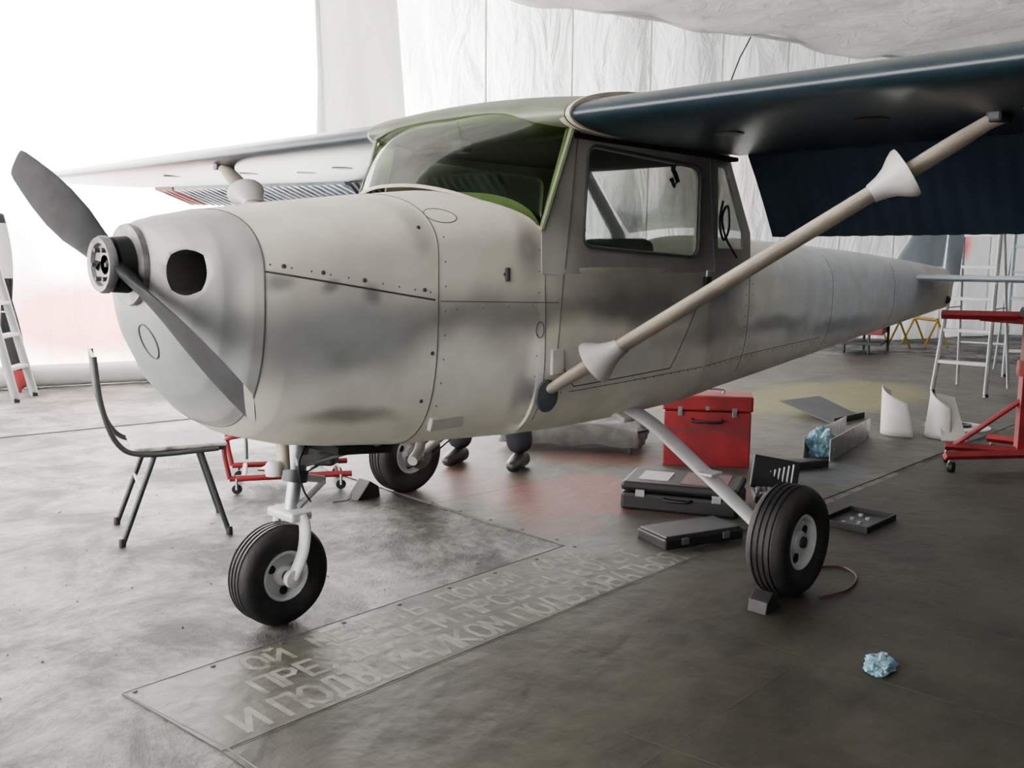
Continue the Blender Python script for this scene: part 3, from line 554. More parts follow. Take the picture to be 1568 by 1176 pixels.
for s in (-1,1):
    tube('fork_arm_%d'%s,smoothpath([(.60,s*.075,.405),(.605,s*.092,.36),(.59,s*.095,.27),(.55,s*.088,.185)]),.024,M_alup,AP,seg=14,flat=.6)
    lathe('fork_eye_%d'%s,[(.032,-.012),(.034,0),(.032,.012),(.012,.016)],(.55,s*.090,.185),(0,s,0),M_alup,AP,seg=20)
tube('torque_link_upper',[(.64,-.02,.53),(.75,0,.50)],.014,M_alup,AP); tube('torque_link_lower',[(.62,-.02,.42),(.75,0,.495)],.014,M_alup,AP)
tube('shimmy_damper',[(.60,-.05,.60),(.80,-.10,.62)],.017,M_alu,AP); tube('steering_rod',[(.64,-.05,.58),(.88,-.22,.66)],.008,M_steel,AP); tube('steering_rod_2',[(.64,.05,.58),(.88,.22,.66)],.008,M_steel,AP)
tube('brake_line',smoothpath([(.66,-.05,.68),(.60,-.07,.6),(.62,-.06,.5),(.66,-.05,.44)]),.004,M_blk,AP,seg=6)
tube('exhaust_stub',[(.50,-.12,.72),(.50,-.13,.60)],.022,M_strut,AP); tube('drain_pipe',[(.42,-.02,.74),(.42,-.02,.63)],.007,M_steel,AP)
lathe('gascolator',[(.028,0),(.032,.03),(.02,.05)],(.46,-.13,.585),(0,0,1),M_white,AP,seg=20)
tube('cabin_vent_pipe',smoothpath([(1.15,-.10,.64),(1.12,-.12,.58),(1.05,-.16,.55)]),.02,M_fair,AP)
box('cowl_flap_exit',(.25,.40,.03),(.80,0,.635),M_dark,AP,ry=.1)
for sd,tag in ((-1,'port'),(1,'starboard')):
    P=smoothpath([(2.12,sd*.36,.655),(2.13,sd*.50,.615),(2.14,sd*.80,.42),(2.15,sd*1.06,.24)],6)
    rings=[]
    for i,p in enumerate(P):
        w=.062-.018*i/len(P); T=(P[min(i+1,len(P)-1)]-P[max(i-1,0)]).normalized(); nv=T.cross(Vector((1,0,0))).normalized()
        rings.append([p+Vector((math.cos(t)*w,0,0))+nv*math.sin(t)*.018 for t in [2*math.pi*k/20 for k in range(20)]])
    loft('gear_leg_'+tag,rings,M_alup,AP)
    lathe('axle_'+tag,[(.03,0),(.03,.10)],(2.15,sd*1.02,.2235),(0,sd,0),M_steel,AP,seg=16)
    lathe('brake_disc_'+tag,[(.08,0),(.08,.01)],(2.15,sd*1.075,.2235),(0,sd,0),M_steel,AP,seg=32)
    box('brake_caliper_'+tag,(.07,.05,.06),(2.08,sd*1.065,.20),M_dsteel,AP,bevel=.01)
    box('step_bracket_'+tag,(.09,.07,.012),(2.10,sd*.83,.445),M_alup,AP)
    tube('brake_hose_'+tag,smoothpath([(2.19,sd*.45,.63),(2.21,sd*.8,.40),(2.19,sd*1.03,.22)]),.005,M_blk,AP,seg=6)
    box('leg_fairing_'+tag,(.2,.12,.03),(2.12,sd*.38,.645),M_fair,AP,ry=0,rx=sd*-.35,bevel=.012)
# ---------------------------------------------------------------- objects on floor
def frame_on(ax,ay,bx,by):
    d=Vector((bx-ax,by-ay,0)); return math.atan2(d.y,d.x),d.length
CH=empty('metal_chair')
A,B,Cc,D=[Vector(p+(0,)) for p in ((.67,1.66),(.53,1.28),(.98,1.12),(1.14,1.51))]
ctr=(A+B+Cc+D)/4
sa=(Cc-B).normalized(); SZ=.44
for i,ft in enumerate((A,B)):
    bk=ft-sa*.06
    tube('back_frame_%d'%i,smoothpath([bk-sa*.02+Vector((0,0,.88)),bk+Vector((0,0,.66)),bk+sa*.06+Vector((0,0,.48)),ft+sa*.12+Vector((0,0,SZ-.02)),ft+sa*.44+Vector((0,0,SZ-.015))]),.013,M_dsteel,CH,seg=10)
for i,(ft,tgt) in enumerate(((A,.14),(B,.14),(Cc,-.10),(D,-.10))):
    tube('leg_%d'%i,[ft+Vector((0,0,.005)),ft+sa*tgt+(ctr-ft)*.08+Vector((0,0,SZ-.02))],.013,M_dsteel,CH,seg=10)
    lathe('foot_%d'%i,[(.016,0),(.016,.03),(.012,.04)],ft,(0,0,1),M_blk,CH,seg=10)
rot=math.atan2(sa.y,sa.x)
sc_=(A+B)/2+sa*.27; box('seat',(.42,.40,.018),(sc_.x,sc_.y,SZ),M_ply,CH,rot=rot,bevel=.008)
box('seat_frame',(.40,.38,.02),(sc_.x,sc_.y,SZ-.018),M_dsteel,CH,rot=rot,bevel=.006)
bc=(A+B)/2-sa*.075; box('backrest',(.016,.38,.20),(bc.x,bc.y,.78),M_blk,CH,rot=rot,bevel=.006,ry=-.08)
tube('cross_brace',[A+sa*.09+Vector((0,0,.25)),B+sa*.09+Vector((0,0,.25))],.008,M_dsteel,CH)
RJ=empty('red_floor_jack')
p0=Vector((1.74,1.78,0)); rr=math.atan2(-.45,.30)
R3=Matrix.Rotation(math.atan2(-.72,.69)+.25,3,'Z')
def rj(x,y,z): return p0+R3@Vector((x*1.25,y*1.25,z))
for s in (-1,1):
    tube('side_rail_%d'%s,[rj(-.26,s*.14,.09),rj(.28,s*.14,.09)],.018,M_red,RJ)
    for t in (-1,1):
        lathe('caster_%d_%d'%(s,t),[(.028,-.012),(.03,0),(.028,.012)],rj(t*.23,s*.14,.03),R3@Vector((0,1,0)),M_blk,RJ,seg=20); tube('caster_fork_%d_%d'%(s,t),[rj(t*.23,s*.16,.03),rj(t*.23,s*.15,.09)],.008,M_steel,RJ)
tube('hoop',smoothpath([rj(-.26,-.14,.09),rj(-.28,-.14,.28),rj(-.22,-.14,.33),rj(.0,-.13,.33),rj(.05,-.12,.28)]),.014,M_red,RJ)
tube('hoop_rear',smoothpath([rj(-.26,.14,.09),rj(-.28,.14,.28),rj(-.22,.14,.33),rj(.0,.13,.33),rj(.05,.12,.28)]),.014,M_red,RJ)
for k in (-.2,0,.22): tube('cross_rail_%d'%int(k*100+50),[rj(k,-.14,.09),rj(k,.14,.09)],.016,M_red,RJ)
lathe('hydraulic_ram',[(.04,0),(.042,.12),(.03,.13),(.02,.22),(.035,.225),(.035,.24)],rj(.02,0,.09),(0,0,1),M_red,RJ,seg=24)
tube('pump_handle',[rj(.02,0,.16),rj(.35,.02,.30)],.010,M_steel,RJ); box('base_plate',(.3,.2,.012),rj(0,0,.1),M_dsteel,RJ,rot=rr)
box('motor_block',(.16,.12,.14),rj(.16,0,.18),M_blk,RJ,rot=rr,bevel=.02)
def chock(name,x,y,rot,s=1):
    e=empty(name); R=Matrix.Rotation(rot,3,'Z'); L=.16*s; h=.10*s; w=.05*s
    pts=[(-L/2,0),(L/2,0),(L/2-.02,.02*s),(-.01,h),(-L/2+.01,h*.6)]
    vs=[R@Vector((a,-w,b))+Vector((x,y,0)) for a,b in pts]+[R@Vector((a,w,b))+Vector((x,y,0)) for a,b in pts]
    mk('wedge',vs,[(0,1,2,3,4),(9,8,7,6,5)]+[(i,i+5,(i+1)%5+5,(i+1)%5) for i in range(5)],M_blk,e,smooth=False,bevel=.004)
    tube('rope',smoothpath([R@Vector((L/2,0,.03))+Vector((x,y,0)),R@Vector((L/2+.05,.03,.012))+Vector((x,y,0)),R@Vector((L/2+.12,-.01,.006))+Vector((x,y,0))]),.004,M_dsteel,e,seg=6)
chock('wheel_chock',1.87,1.24,math.pi); chock('wheel_chock.001',1.93,-1.20,0,.8)
# person (bent, behind the fuselage)
PE=empty('mechanic_person')
Fv=Vector((-.9,-.41,0)).normalized(); Lv=Vector((.41,-.9,0)).normalized(); base=Vector((2.95,1.33,0))
def pp(f_,l_,z): return base+Fv*f_+Lv*l_+Vector((0,0,z))
def skin(name,verts,edges,radii,mt,root=0,sub=2):
    me=bpy.data.meshes.new(name); me.from_pydata([tuple(v) for v in verts],edges,[]); me.materials.append(mt)
    o=bpy.data.objects.new(name,me); C.collection.objects.link(o); o.parent=PE
    s=o.modifiers.new('skin','SKIN'); s.use_smooth_shade=True
    if not me.skin_vertices: 
        bm=bmesh.new(); bm.from_mesh(me); bm.verts.layers.skin.verify(); bm.to_mesh(me); bm.free()
    for i,rd in enumerate(radii):
        q=rd if isinstance(rd,tuple) else (rd,rd); me.skin_vertices[0].data[i].radius=q; me.skin_vertices[0].data[i].use_root=(i==root)
    ss=o.modifiers.new('sub','SUBSURF'); ss.levels=sub; ss.render_levels=sub; return o
M_trs=mat('dark_trousers',(.012,.013,.02),.85,var=.4,bump=.4,bscale=20); M_jkt=mat('work_jacket',(.03,.04,.07),.85,var=.3,bump=.3); M_skin=mat('skin',(.48,.28,.20),.55,var=.1); M_hair=mat('hair',(.04,.028,.02),.8,bump=.6,bscale=90); M_shoe=mat('shoes',(.012,.011,.010),.5)
skin('trousers',[pp(-.08,0,.84),pp(-.06,.11,.80),pp(.06,.18,.46),pp(.03,.20,.24),pp(.0,.21,.09),pp(-.06,-.11,.80),pp(.06,-.18,.46),pp(.03,-.20,.24),pp(.0,-.21,.09),pp(.0,0,.93)],[(0,1),(1,2),(2,3),(3,4),(0,5),(5,6),(6,7),(7,8),(0,9)],[.14,.11,.090,.090,.095,.11,.090,.090,.095,.13],M_trs)
for s in (1,-1):
    skin('shoe_%d'%(1 if s>0 else 2),[pp(-.07,.21*s,.055),pp(.05,.21*s,.06),pp(.14,.215*s,.05),pp(.22,.22*s,.042)],[(0,1),(1,2),(2,3)],[(.055,.055),(.06,.056),(.058,.046),(.04,.036)],M_shoe)
skin('jacket',[pp(.0,0,.90),pp(.16,0,1.03),pp(.36,0,1.13),pp(.42,.17,1.12),pp(.50,.22,.88),pp(.62,.14,.70),pp(.42,-.17,1.12),pp(.50,-.22,.88),pp(.62,-.14,.70),pp(.45,0,1.16)],[(0,1),(1,2),(2,3),(3,4),(4,5),(2,6),(6,7),(7,8),(2,9)],[.13,.135,.14,.075,.05,.036,.075,.05,.036,.06],M_jkt)
skin('neck',[pp(.43,0,1.15),pp(.52,0,1.17)],[(0,1)],[.055,.05],M_skin)
hc=pp(.62,0,1.18); hz=(Fv*.45+Vector((0,0,.9))).normalized(); hf=(Fv*.9-Vector((0,0,.45))).normalized()
vs=[];fs=[];n1_,n2_=20,28
for i in range(n1_+1):
    th=math.pi*i/n1_
    for j in range(n2_):
        ph=2*math.pi*j/n2_; a=math.cos(ph)*math.sin(th); b=math.sin(ph)*math.sin(th); cz_=math.cos(th)
        fr=a*.098; la=b*.076*(1-.18*max(-cz_,0)); up=cz_*.118
        if a>.8 and abs(b)<.25 and -.35<cz_<.15: fr+=.022*(1-abs(b)/.25)*(1-abs(cz_+.15)/.3 if abs(cz_+.15)<.3 else 0)
        if a>.7 and .05<cz_<.25 and .2<abs(b)<.5: fr-=.006
        vs.append(hc+hf*fr+Lv*la+hz*up)
for i in range(n1_):
    for j in range(n2_): fs.append((i*n2_+j,i*n2_+(j+1)%n2_,(i+1)*n2_+(j+1)%n2_,(i+1)*n2_+j))
mk('head',vs,fs,M_skin,PE)
hv=[hc+(v-hc)*1.07 for v in vs]; mk('hair_cap',hv,[q for q in fs if all(((hv[k]-hc).dot(hz)>.03 or (hv[k]-hc).dot(hf)<-.02) and (hv[k]-hc).dot(hz)>-.07 and (hv[k]-hc).dot(hf)<.075 for k in q)],M_hair,PE)
for s in (1,-1):
    lathe('eye_%d'%s,[(.011,0),(.008,.006),(.001,.009)],hc+hf*.083+Lv*(.032*s)+hz*.015,hf,M_white,PE,seg=12); lathe('pupil_%d'%s,[(.005,0),(.001,.002)],hc+hf*.092+Lv*(.032*s)+hz*.015,hf,M_blk,PE,seg=10)
    lathe('ear_%d'%s,[(.010,0),(.026,.006),(.028,.014),(.015,.016)],hc+Lv*(.072*s)-hf*.005,Lv*s,M_skin,PE,seg=16)
    w=pp(.62,.14*s,.70); dn=Vector((Fv.x*.35,Fv.y*.35,-.94)).normalized(); sdv=Lv*s
    skin('palm_%d'%(1 if s>0 else 2),[w,w+dn*.05,w+dn*.09],[(0,1),(1,2)],[(.026,.022),(.036,.018),(.036,.016)],M_skin)
    for k,(o_,l_) in enumerate(((-.028,.068),(-.009,.078),(.010,.074),(.028,.058))):
        q=w+dn*.085+Fv*o_; skin('finger_%d_%d'%(s,k),[q,q+dn*l_*.5,q+dn*l_*.85-sdv*.014,q+dn*l_-sdv*.03],[(0,1),(1,2),(2,3)],[.009,.0085,.008,.007],M_skin,sub=1)
    q=w+dn*.03+Fv*.03; skin('thumb_%d'%s,[q,q+dn*.03+Fv*.022,q+dn*.06+Fv*.028-sdv*.01],[(0,1),(1,2)],[.011,.010,.008],M_skin,sub=1)
tube('mouth',[hc+hf*.088+Lv*.022-hz*.055,hc+hf*.094-hz*.057,hc+hf*.088-Lv*.022-hz*.055],.004,mat('lips',(.35,.12,.10),.5),PE,seg=8)
# covered trolley
CT=empty('covered_trolley')
R3b=Matrix.Rotation(math.atan2(-.6,.35),3,'Z'); q0=Vector((3.86,1.38,0))
def ctp(x,y,z): return q0+R3b@Vector((x,y,z))
grid('draped_tarp',lambda i,j:ctp(-.50+1.0*i,-.30+.60*j,.16+.10*math.sin(math.pi*i)*abs(math.sin(math.pi*j))**.5+.035*noise.noise(Vector((i*5,j*4,2)))-(.10 if i in(0,1) or j in (0,1) else 0)),30,20,M_tarp,CT,solid=.01)
for i,(x,y) in enumerate(((-.42,-.24),(.42,-.24),(-.42,.24),(.42,.24))): tube('leg_%d'%i,[ctp(x,y,.0),ctp(x,y,.16)],.014,M_dsteel,CT)
for y in (-.24,.24): tube('rail_%d'%int(y*100),[ctp(-.46,y,.07),ctp(.46,y,.07)],.013,M_dsteel,CT)
tube('end_loop',smoothpath([ctp(.42,-.24,.15),ctp(.52,-.22,.17),ctp(.55,0,.17),ctp(.52,.22,.17),ctp(.42,.24,.15)]),.012,M_dsteel,CT)
# red toolbox
TB=empty('red_toolbox'); rt,ln=frame_on(3.76,.56,4.07,.10); dv=Vector((math.cos(rt),math.sin(rt),0)); bv=Vector((-dv.y,dv.x,0)); 
tc_=Vector((3.915,.33,0))+bv*.13
box('chest_body',(.55,.26,.36),tc_+Vector((0,0,.18)),M_red,TB,rot=rt,bevel=.008); box('chest_lid',(.57,.28,.10),tc_+Vector((0,0,.415)),M_red,TB,rot=rt,bevel=.012)
fr=tc_-bv*.135
for s in (-.17,.17): box('latch_%d'%int(s*100),(.03,.012,.06),fr+dv*s+Vector((0,0,.36)),M_steel,TB,rot=rt,bevel=.002)
tube('handle',smoothpath([fr+dv*-.09+Vector((0,0,.31)),fr+dv*-.08-bv*.04+Vector((0,0,.30)),fr+dv*.08-bv*.04+Vector((0,0,.30)),fr+dv*.09+Vector((0,0,.31))]),.009,M_blk,TB)
lathe('lock',[(.015,0),(.015,.01)],fr+Vector((0,0,.385)),-bv,M_steel,TB,seg=12); box('drawer_line',(.50,.004,.006),fr+Vector((0,0,.24)),M_seam,TB,rot=rt,bevel=0)
tube('top_handle',smoothpath([tc_-dv*.10+Vector((0,0,.465)),tc_-dv*.09+Vector((0,0,.49)),tc_+dv*.09+Vector((0,0,.49)),tc_+dv*.10+Vector((0,0,.465))]),.008,M_steel,TB)
KC=empty('black_tool_case'); rt,ln=frame_on(2.69,.08,2.94,-.48); dv=Vector((math.cos(rt),math.sin(rt),0)); bv=Vector((-dv.y,dv.x,0)); kc=Vector((2.815,-.20,0))+bv*.19
box('case_bottom',(.62,.38,.10),kc+Vector((0,0,.05)),M_blk,KC,rot=rt,bevel=.02); box('case_lid',(.62,.38,.05),kc+Vector((0,0,.13)),M_blk,KC,rot=rt,bevel=.02)
box('red_label',(.24,.28,.004),kc+dv*.12+Vector((0,0,.157)),mat('faded_red_label',(.14,.025,.025),.5,col2=(.1,.09,.09)),KC,rot=rt,bevel=0); box('grey_label',(.16,.20,.004),kc-dv*.15+Vector((0,0,.157)),M_alup,KC,rot=rt,bevel=0)
for s in (-.2,.2): box('catch_%d'%int(s*10),(.05,.012,.04),kc+dv*s-bv*.192+Vector((0,0,.10)),M_steel,KC,rot=rt,bevel=.003)
tube('case_handle',smoothpath([kc-bv*.19-dv*.07+Vector((0,0,.08)),kc-bv*.225-dv*.05+Vector((0,0,.08)),kc-bv*.225+dv*.05+Vector((0,0,.08)),kc-bv*.19+dv*.07+Vector((0,0,.08))]),.008,M_blk,KC)
SS=empty('open_socket_set'); so=Vector((3.46,-.42,0)); rt=-.95
dv=Vector((math.cos(rt),math.sin(rt),0)); bv=Vector((-dv.y,dv.x,0))
box('tray',(.26,.18,.045),so+Vector((0,0,.0225)),M_blk,SS,rot=rt,bevel=.01); box('lid',(.26,.025,.19),so+bv*.11+Vector((0,0,.125)),M_blk,SS,rot=rt,rx=-.35,ry=.15,bevel=.01)
for i in range(8):
    lathe('socket_%d'%i,[(.012,0),(.014,.02),(.013,.04),(.008,.04)],so+dv*(-.105+.03*i)-bv*.02+Vector((0,0,.04)),(0,0,1),M_alu,SS,seg=12)
    tube('spanner_%d'%i,[so+bv*.088+dv*(-.09+.025*i)+Vector((0,0,.07)),so+bv*.108+dv*(-.075+.025*i)+Vector((0,0,.13+.008*i))],.006,M_alu,SS,seg=8)
tube('ratchet',[so-dv*.10-bv*.06+Vector((0,0,.055)),so+dv*.09-bv*.06+Vector((0,0,.055))],.009,M_alu,SS)
LC=empty('flat_black_case'); rt,ln=frame_on(2.25,-.52,2.69,-.67); dv=Vector((math.cos(rt),math.sin(rt),0)); bv=Vector((-dv.y,dv.x,0)); lc=Vector((2.47,-.595,0))+bv*.12
box('case_body',(.46,.23,.055),lc+Vector((0,0,.0275)),M_blk,LC,rot=rt,bevel=.01); box('case_top',(.44,.21,.012),lc+Vector((0,0,.058)),M_dsteel,LC,rot=rt,bevel=.006)
for s in (-.12,.12): box('clip_%d'%int(s*100),(.04,.01,.03),lc+dv*s-bv*.117+Vector((0,0,.035)),M_steel,LC,rot=rt,bevel=.002)
TR=empty('parts_tray'); tr=Vector((3.36,-.93,0))
box('tray_floor',(.34,.24,.008),tr+Vector((0,0,.006)),M_dsteel,TR,bevel=.002)
for a,b,sx,sy in ((0,.12,.34,.012),(0,-.12,.34,.012),(.17,0,.012,.25),(-.17,0,.012,.25)): box('tray_wall_%d%d'%(int(a*100+50),int(b*100+50)),(sx,sy,.035),tr+Vector((a,b,.018)),M_blk,TR,bevel=.003)
for i in range(5): lathe('loose_nut_%d'%i,[(.012,0),(.012,.012),(.006,.012)],tr+Vector((-.1+.05*i,.03*(-1)**i,.01)),(0,0,1),M_alu,TR,seg=6)
SC=empty('sheet_metal_channel'); a=Vector((4.62,-0.08,0)); b=Vector((5.65,.10,0)); dv=(b-a).normalized(); bv=Vector((-dv.y,dv.x,0))
prof=[(-.09,.15),(-.09,0),(.09,0),(.09,.15),(.084,.15),(.084,.006),(-.084,.006),(-.084,.15)]
loft('channel',[[a.lerp(b,t)+bv*x+Vector((0,0,z)) for x,z in prof] for t in (0,1)],M_alu,SC,smooth=False)
def crumple(name,loc,sx,sy,sz,mt,parent,seed=0):
    bm=bmesh.new(); bmesh.ops.create_icosphere(bm,subdivisions=4,radius=1)
    for v in bm.verts:
        n_=noise.noise(v.co*1.7+Vector((seed,0,0)))*.5+abs(noise.noise(v.co*4+Vector((seed,2,0))))*.4; v.co*= (1+n_)*.8
        v.co=Vector((v.co.x*sx,v.co.y*sy,max(v.co.z,-.55)*sz+.5*sz))+Vector(loc)
    me=bpy.data.meshes.new(name); bm.to_mesh(me); bm.free(); me.materials.append(mt); o=bpy.data.objects.new(name,me); C.collection.objects.link(o); o.parent=parent; return o
crumple('blue_cloth_bundle',a+dv*.10+Vector((0,0,.03)),.13,.10,.12,M_blue,SC,3)
for i,pts in enumerate(([(4.24,.10),(4.22,-.14),(4.46,-.24),(4.48,-.02)],[(6.2,1.05),(6.0,.45),(6.5,.42),(6.75,.95)])):
    e=empty('dark_metal_panel' if i==0 else 'dark_metal_panel.001'); z=.02 if i==0 else .10
    vs=[Vector((x,y,.006+(z if k in (0,3) else 0))) for k,(x,y) in enumerate(pts)]; mk('bent_sheet',vs,[(0,1,2,3)],M_dsteel,e,smooth=False,solid=.006)
    mk('flange',[vs[1],vs[2],vs[2]+Vector((0,0,.05)),vs[1]+Vector((0,0,.05))],[(0,1,2,3)],M_dsteel,e,smooth=False,solid=.005)
FA=empty('fairing_panels')
def curved(name,ctr,R_,h,rot,a0,a1,lean,mt=M_white):
    Rm=Matrix.Rotation(rot,3,'Z')
    def fn(i,j):
        t=a0+(a1-a0)*i; k=1-.22*j; hh=h*(1-.45*abs(i-.3)*j); return Vector(ctr)+Rm@Vector((math.cos(t)*R_*k+lean*j,math.sin(t)*R_*.8*k,hh*j))
    return grid(name,fn,16,8,mt,FA,solid=.006)
curved('fairing_half_a',(6.03,-.13,0),.20,.38,2.3,-1.2,1.5,.05); curved('fairing_half_b',(6.14,-.36,0),.17,.36,.3,1.0,3.6,-.04)
mk('fairing_flange',[(5.93,-.42,.004),(6.05,-.56,.004),(6.20,-.40,.30),(6.10,-.30,.33)],[(0,1,2,3)],M_white,FA,smooth=False,solid=.006)
RG=empty('ring_gasket_panel'); lathe('flat_ring',[(.10,0),(.10,.012),(.24,.012),(.24,0)],(6.62,-.30,.004),(0,0,1),M_white,RG,cap=False,sharp=30); lathe('inner_ring',[(.08,0),(.08,.03),(.10,.03),(.10,0)],(6.62,-.30,.004),(0,0,1),M_dsteel,RG,cap=False)
RS=empty('red_engine_stand')
def caster(nm,x,y,parent,R=.035):
    lathe(nm+'_wheel',[(R,-.014),(R*1.05,0),(R,.014)],(x,y,R*1.05),(0,1,0),M_blk,parent,seg=20); tube(nm+'_fork',[(x,y+.02,R),(x+.02,y+.015,R*2.4)],.008,M_steel,parent)
for i,(a,b) in enumerate((((4.86,-.82),(5.75,-1.5)),((4.95,-1.75),(5.75,-1.5)),((5.72,-.80),(5.75,-2.0)),((5.2,-.70),(5.45,-1.28)))):
    tube('base_beam_%d'%i,[(*a,.11),(*b,.11)],.028,M_red,RS,seg=4,smooth=False)
for i,(x,y) in enumerate(((4.9,-.85),(5.0,-1.73),(5.72,-.84),(5.75,-1.95),(5.2,-.72))): caster('caster_%d'%i,x,y,RS)
tube('post',[(5.38,-1.10,.10),(5.38,-1.10,1.0)],.035,M_red,RS,seg=4,smooth=False); tube('post_rear',[(5.75,-1.9,.10),(5.75,-1.9,1.0)],.035,M_red,RS,seg=4,smooth=False)
tube('top_beam',[(5.2,-.62,.98),(5.9,-1.95,.98)],.03,M_red,RS,seg=4,smooth=False); tube('top_beam_2',[(5.55,-.75,.95),(5.0,-1.9,.95)],.022,M_red,RS,seg=4,smooth=False)
tube('brace',[(5.38,-1.10,.45),(5.22,-.75,.12)],.018,M_red,RS,seg=8); lathe('swivel_head',[(.05,0),(.06,.03),(.05,.06),(.03,.07)],(5.38,-1.10,.98),(0,0,1),M_dsteel,RS,seg=20); lathe('stand_collar',[(.05,0),(.055,.03),(.05,.10)],(5.38,-1.10,.60),(0,0,1),M_red,RS,seg=20)
def stepladder(name,foot,dirv,h,w,spread,mt,steps=5):
    e=empty(name); d=Vector((*dirv,0)).normalized(); s=Vector((-d.y,d.x,0)); o=Vector((*foot,0)); top=o+d*spread/2+Vector((0,0,h))
    for k in (-1,1):
        wv=s*(w/2*k); wt=s*(w/2*k*.72)
        tube('front_rail_%d'%k,[o+wv,top+wt],.038,mt,e,seg=8,flat=.5); tube('rear_rail_%d'%k,[o+d*spread+wv,top+wt],.028,mt,e,seg=8,flat=.5)
        lathe('foot_%d'%k,[(.03,0),(.03,.03),(.02,.04)],o+wv,(0,0,1),M_blk,e,seg=8)
        tube('spreader_%d'%k,[o.lerp(top,.45)+wv*.85,(o+d*spread).lerp(top,.45)+wv*.85],.007,M_steel,e,seg=6)
    for i in range(steps):
        t=(i+1)/(steps+1); a=o.lerp(top,t); ww=w*(1-.28*t); box('step_%d'%i,(.09,ww,.03),a+d*.02,mt,e,rot=math.atan2(d.y,d.x),bevel=.003)
    for t in (.25,.6): a=(o+d*spread).lerp(top,t); ww=w*(1-.28*t)/2; tube('rear_bar_%d'%int(t*10),[a+s*ww,a-s*ww],.010,mt,e,seg=8)
    box('top_cap',(.16,w*.74,.03),top+Vector((0,0,.01)),mt,e,rot=math.atan2(d.y,d.x)); return e
stepladder('stepladder',(8.55,.36),(1,.05),1.9,.50,.85,M_alup); stepladder('stepladder.001',(1.83,6.25),(-.6,.5),1.75,.42,.75,M_alup); stepladder('stepladder.002',(10.6,.3),(.9,.4),1.8,.5,.8,M_tail)
for i,(x,y) in enumerate(((13.2,3.0),(13.9,2.7))):
    e=empty('yellow_trestle' if i==0 else 'yellow_trestle.001')
    tube('top_bar',[(x-.2,y-.25,.42),(x+.2,y+.25,.42)],.03,M_yel if i else M_red,e)
    for s in (-1,1):
        for t in (-1,1): tube('leg_%d_%d'%(s,t),[(x+.2*s,y+.25*s,.42),(x+.2*s+.16*t,y+.25*s-.12*t,0)],.017,M_yel,e,seg=8)
e=empty('equipment_cart'); box('cart_body',(.8,.5,.35),(12.2,2.9,.45),M_red,e,rot=.3); box('cart_shelf',(.8,.5,.04),(12.2,2.9,.15),M_dsteel,e,rot=.3)
for i,(a,b) in enumerate(((-.33,-.18),(.33,-.18),(-.33,.18),(.33,.18))): tube('cart_leg_%d'%i,[(12.2+a,2.9+b,.0),(12.2+a,2.9+b,.4)],.02,M_dsteel,e)
DR=empty('brown_cabinet'); box('carcass',(.5,1.1,2.1),(13.3,-.1,1.05),M_brown,DR,rot=.2); box('cabinet_door_panel',(.02,.5,2.0),(13.04,-.4,1.05),M_brown,DR,rot=.2); lathe('knob',[(.02,0),(.02,.03)],(13.02,-.18,1.0),(-1,0,0),M_steel,DR,seg=12)
PI=empty('sheeting_roll'); tube('roll',[UN(-4.3,7.32,.115),UN(5.2,7.32,.115)],.11,M_white,PI,seg=28); tube('roll_core',[UN(-4.35,7.32,.115),UN(5.25,7.32,.115)],.04,M_brown,PI,seg=16)
SP=empty('spare_propeller'); bs=UN(-.15,7.0,0); tp=UN(-.25,7.35,1.75)
for i,(t0,t1,m) in enumerate(((0,.12,M_red),(.12,.30,M_blk),(.30,.62,M_prop),(.62,.80,M_white),(.80,.92,M_white),(.92,1,M_blk))):
    rg=[]
    for k in range(9):
        t=t0+(t1-t0)*k/8; p=bs.lerp(tp,t); w=.05+.05*math.sin(min(abs(t-.5)*2*math.pi*.9,math.pi)); w=w if .02<t<.98 else .03
        rg.append([p+U*(math.cos(q)*w)+NN*(math.sin(q)*.02) for q in [2*math.pi*z/16 for z in range(16)]])
    loft('blade_section_%d'%i,rg,m,SP)
HD=empty('hanging_sheet')
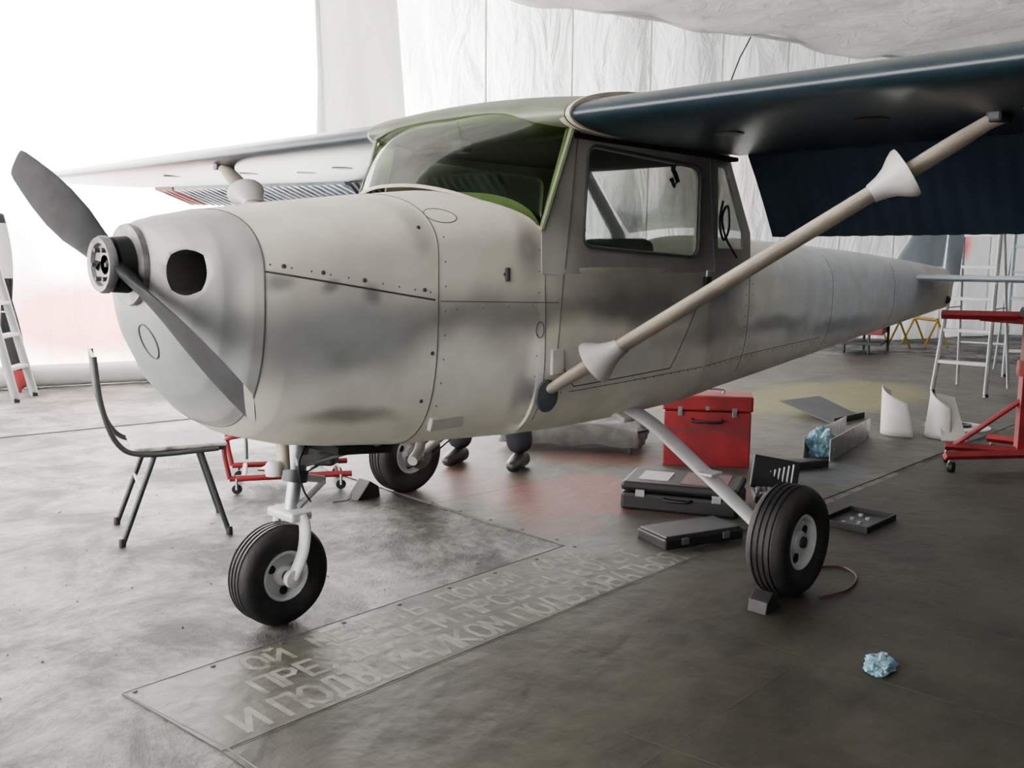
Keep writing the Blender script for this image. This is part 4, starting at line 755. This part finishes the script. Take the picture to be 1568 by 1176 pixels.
grid('loose_drape',lambda i,j:UN(3.0+.95*i+.18*(1-j)*(i-.3),n1-.10-.07*math.sin(i*14+j*3)-.05*j,2.0+2.6*j-.5*math.sin(math.pi*i)*(1-j)),60,30,sheetmat('drape_sheet',.42,(.70,.695,.685),1),HD)
tube('drape_cord',[UN(2.98,n1-.15,4.55),UN(3.06,n1-.14,1.2)],.02,M_white,HD,seg=8)
for i in range(3,17):
    tube('trim_%d'%(i-2),[UN(.15+1.25*i+1.25,n1-.02,0),UN(.15+1.25*i+1.25,n1-.02,H)],.013,M_white,None,seg=8)
tube('trim_top',[UN(u0,n1-.04,H-.05),UN(u1,n1-.04,H-.05)],.03,M_white,None,seg=8)
RC=empty('blue_rag'); crumple('crumpled_cloth',(1.71,-1.74,.0),.075,.05,.035,M_blue,RC,7)
AH=empty('air_hose'); tube('hose',smoothpath([(2.18,-1.30,.01),(2.34,-1.34,.01),(2.52,-1.30,.01),(2.60,-1.20,.01),(2.52,-1.10,.01),(2.62,-1.02,.01)]),.005,mat('hose_dark',(.05,.012,.010),.5),AH,seg=8); box('inflator',(.12,.05,.04),(2.68,-.98,.02),M_blk,AH,bevel=.01)
# ---------------------------------------------------------------- light
w=bpy.data.worlds.new('overcast'); C.scene.world=w; w.use_nodes=True
w.node_tree.nodes['Background'].inputs[0].default_value=(.97,.98,1,1); w.node_tree.nodes['Background'].inputs[1].default_value=1.3
def area(name,loc,tgt,sx,sy,power,col=(1,1,1)):
    l=bpy.data.lights.new(name,'AREA'); l.shape='RECTANGLE'; l.size=sx; l.size_y=sy; l.energy=power; l.color=col
    o=bpy.data.objects.new(name,l); C.collection.objects.link(o); o.location=loc; o.rotation_euler=(Vector(tgt)-Vector(loc)).to_track_quat('-Z','Y').to_euler(); return o
area('daylight_behind_sheet',UN(.3,10.4,2.6),UN(.3,7.5,2.2),6.5,4.5,13000,(1,.995,.97))
area('daylight_left',UN(u0-2.5,.5,2.4),UN(u0,.5,2),8,4,6200,(1,.98,.95))
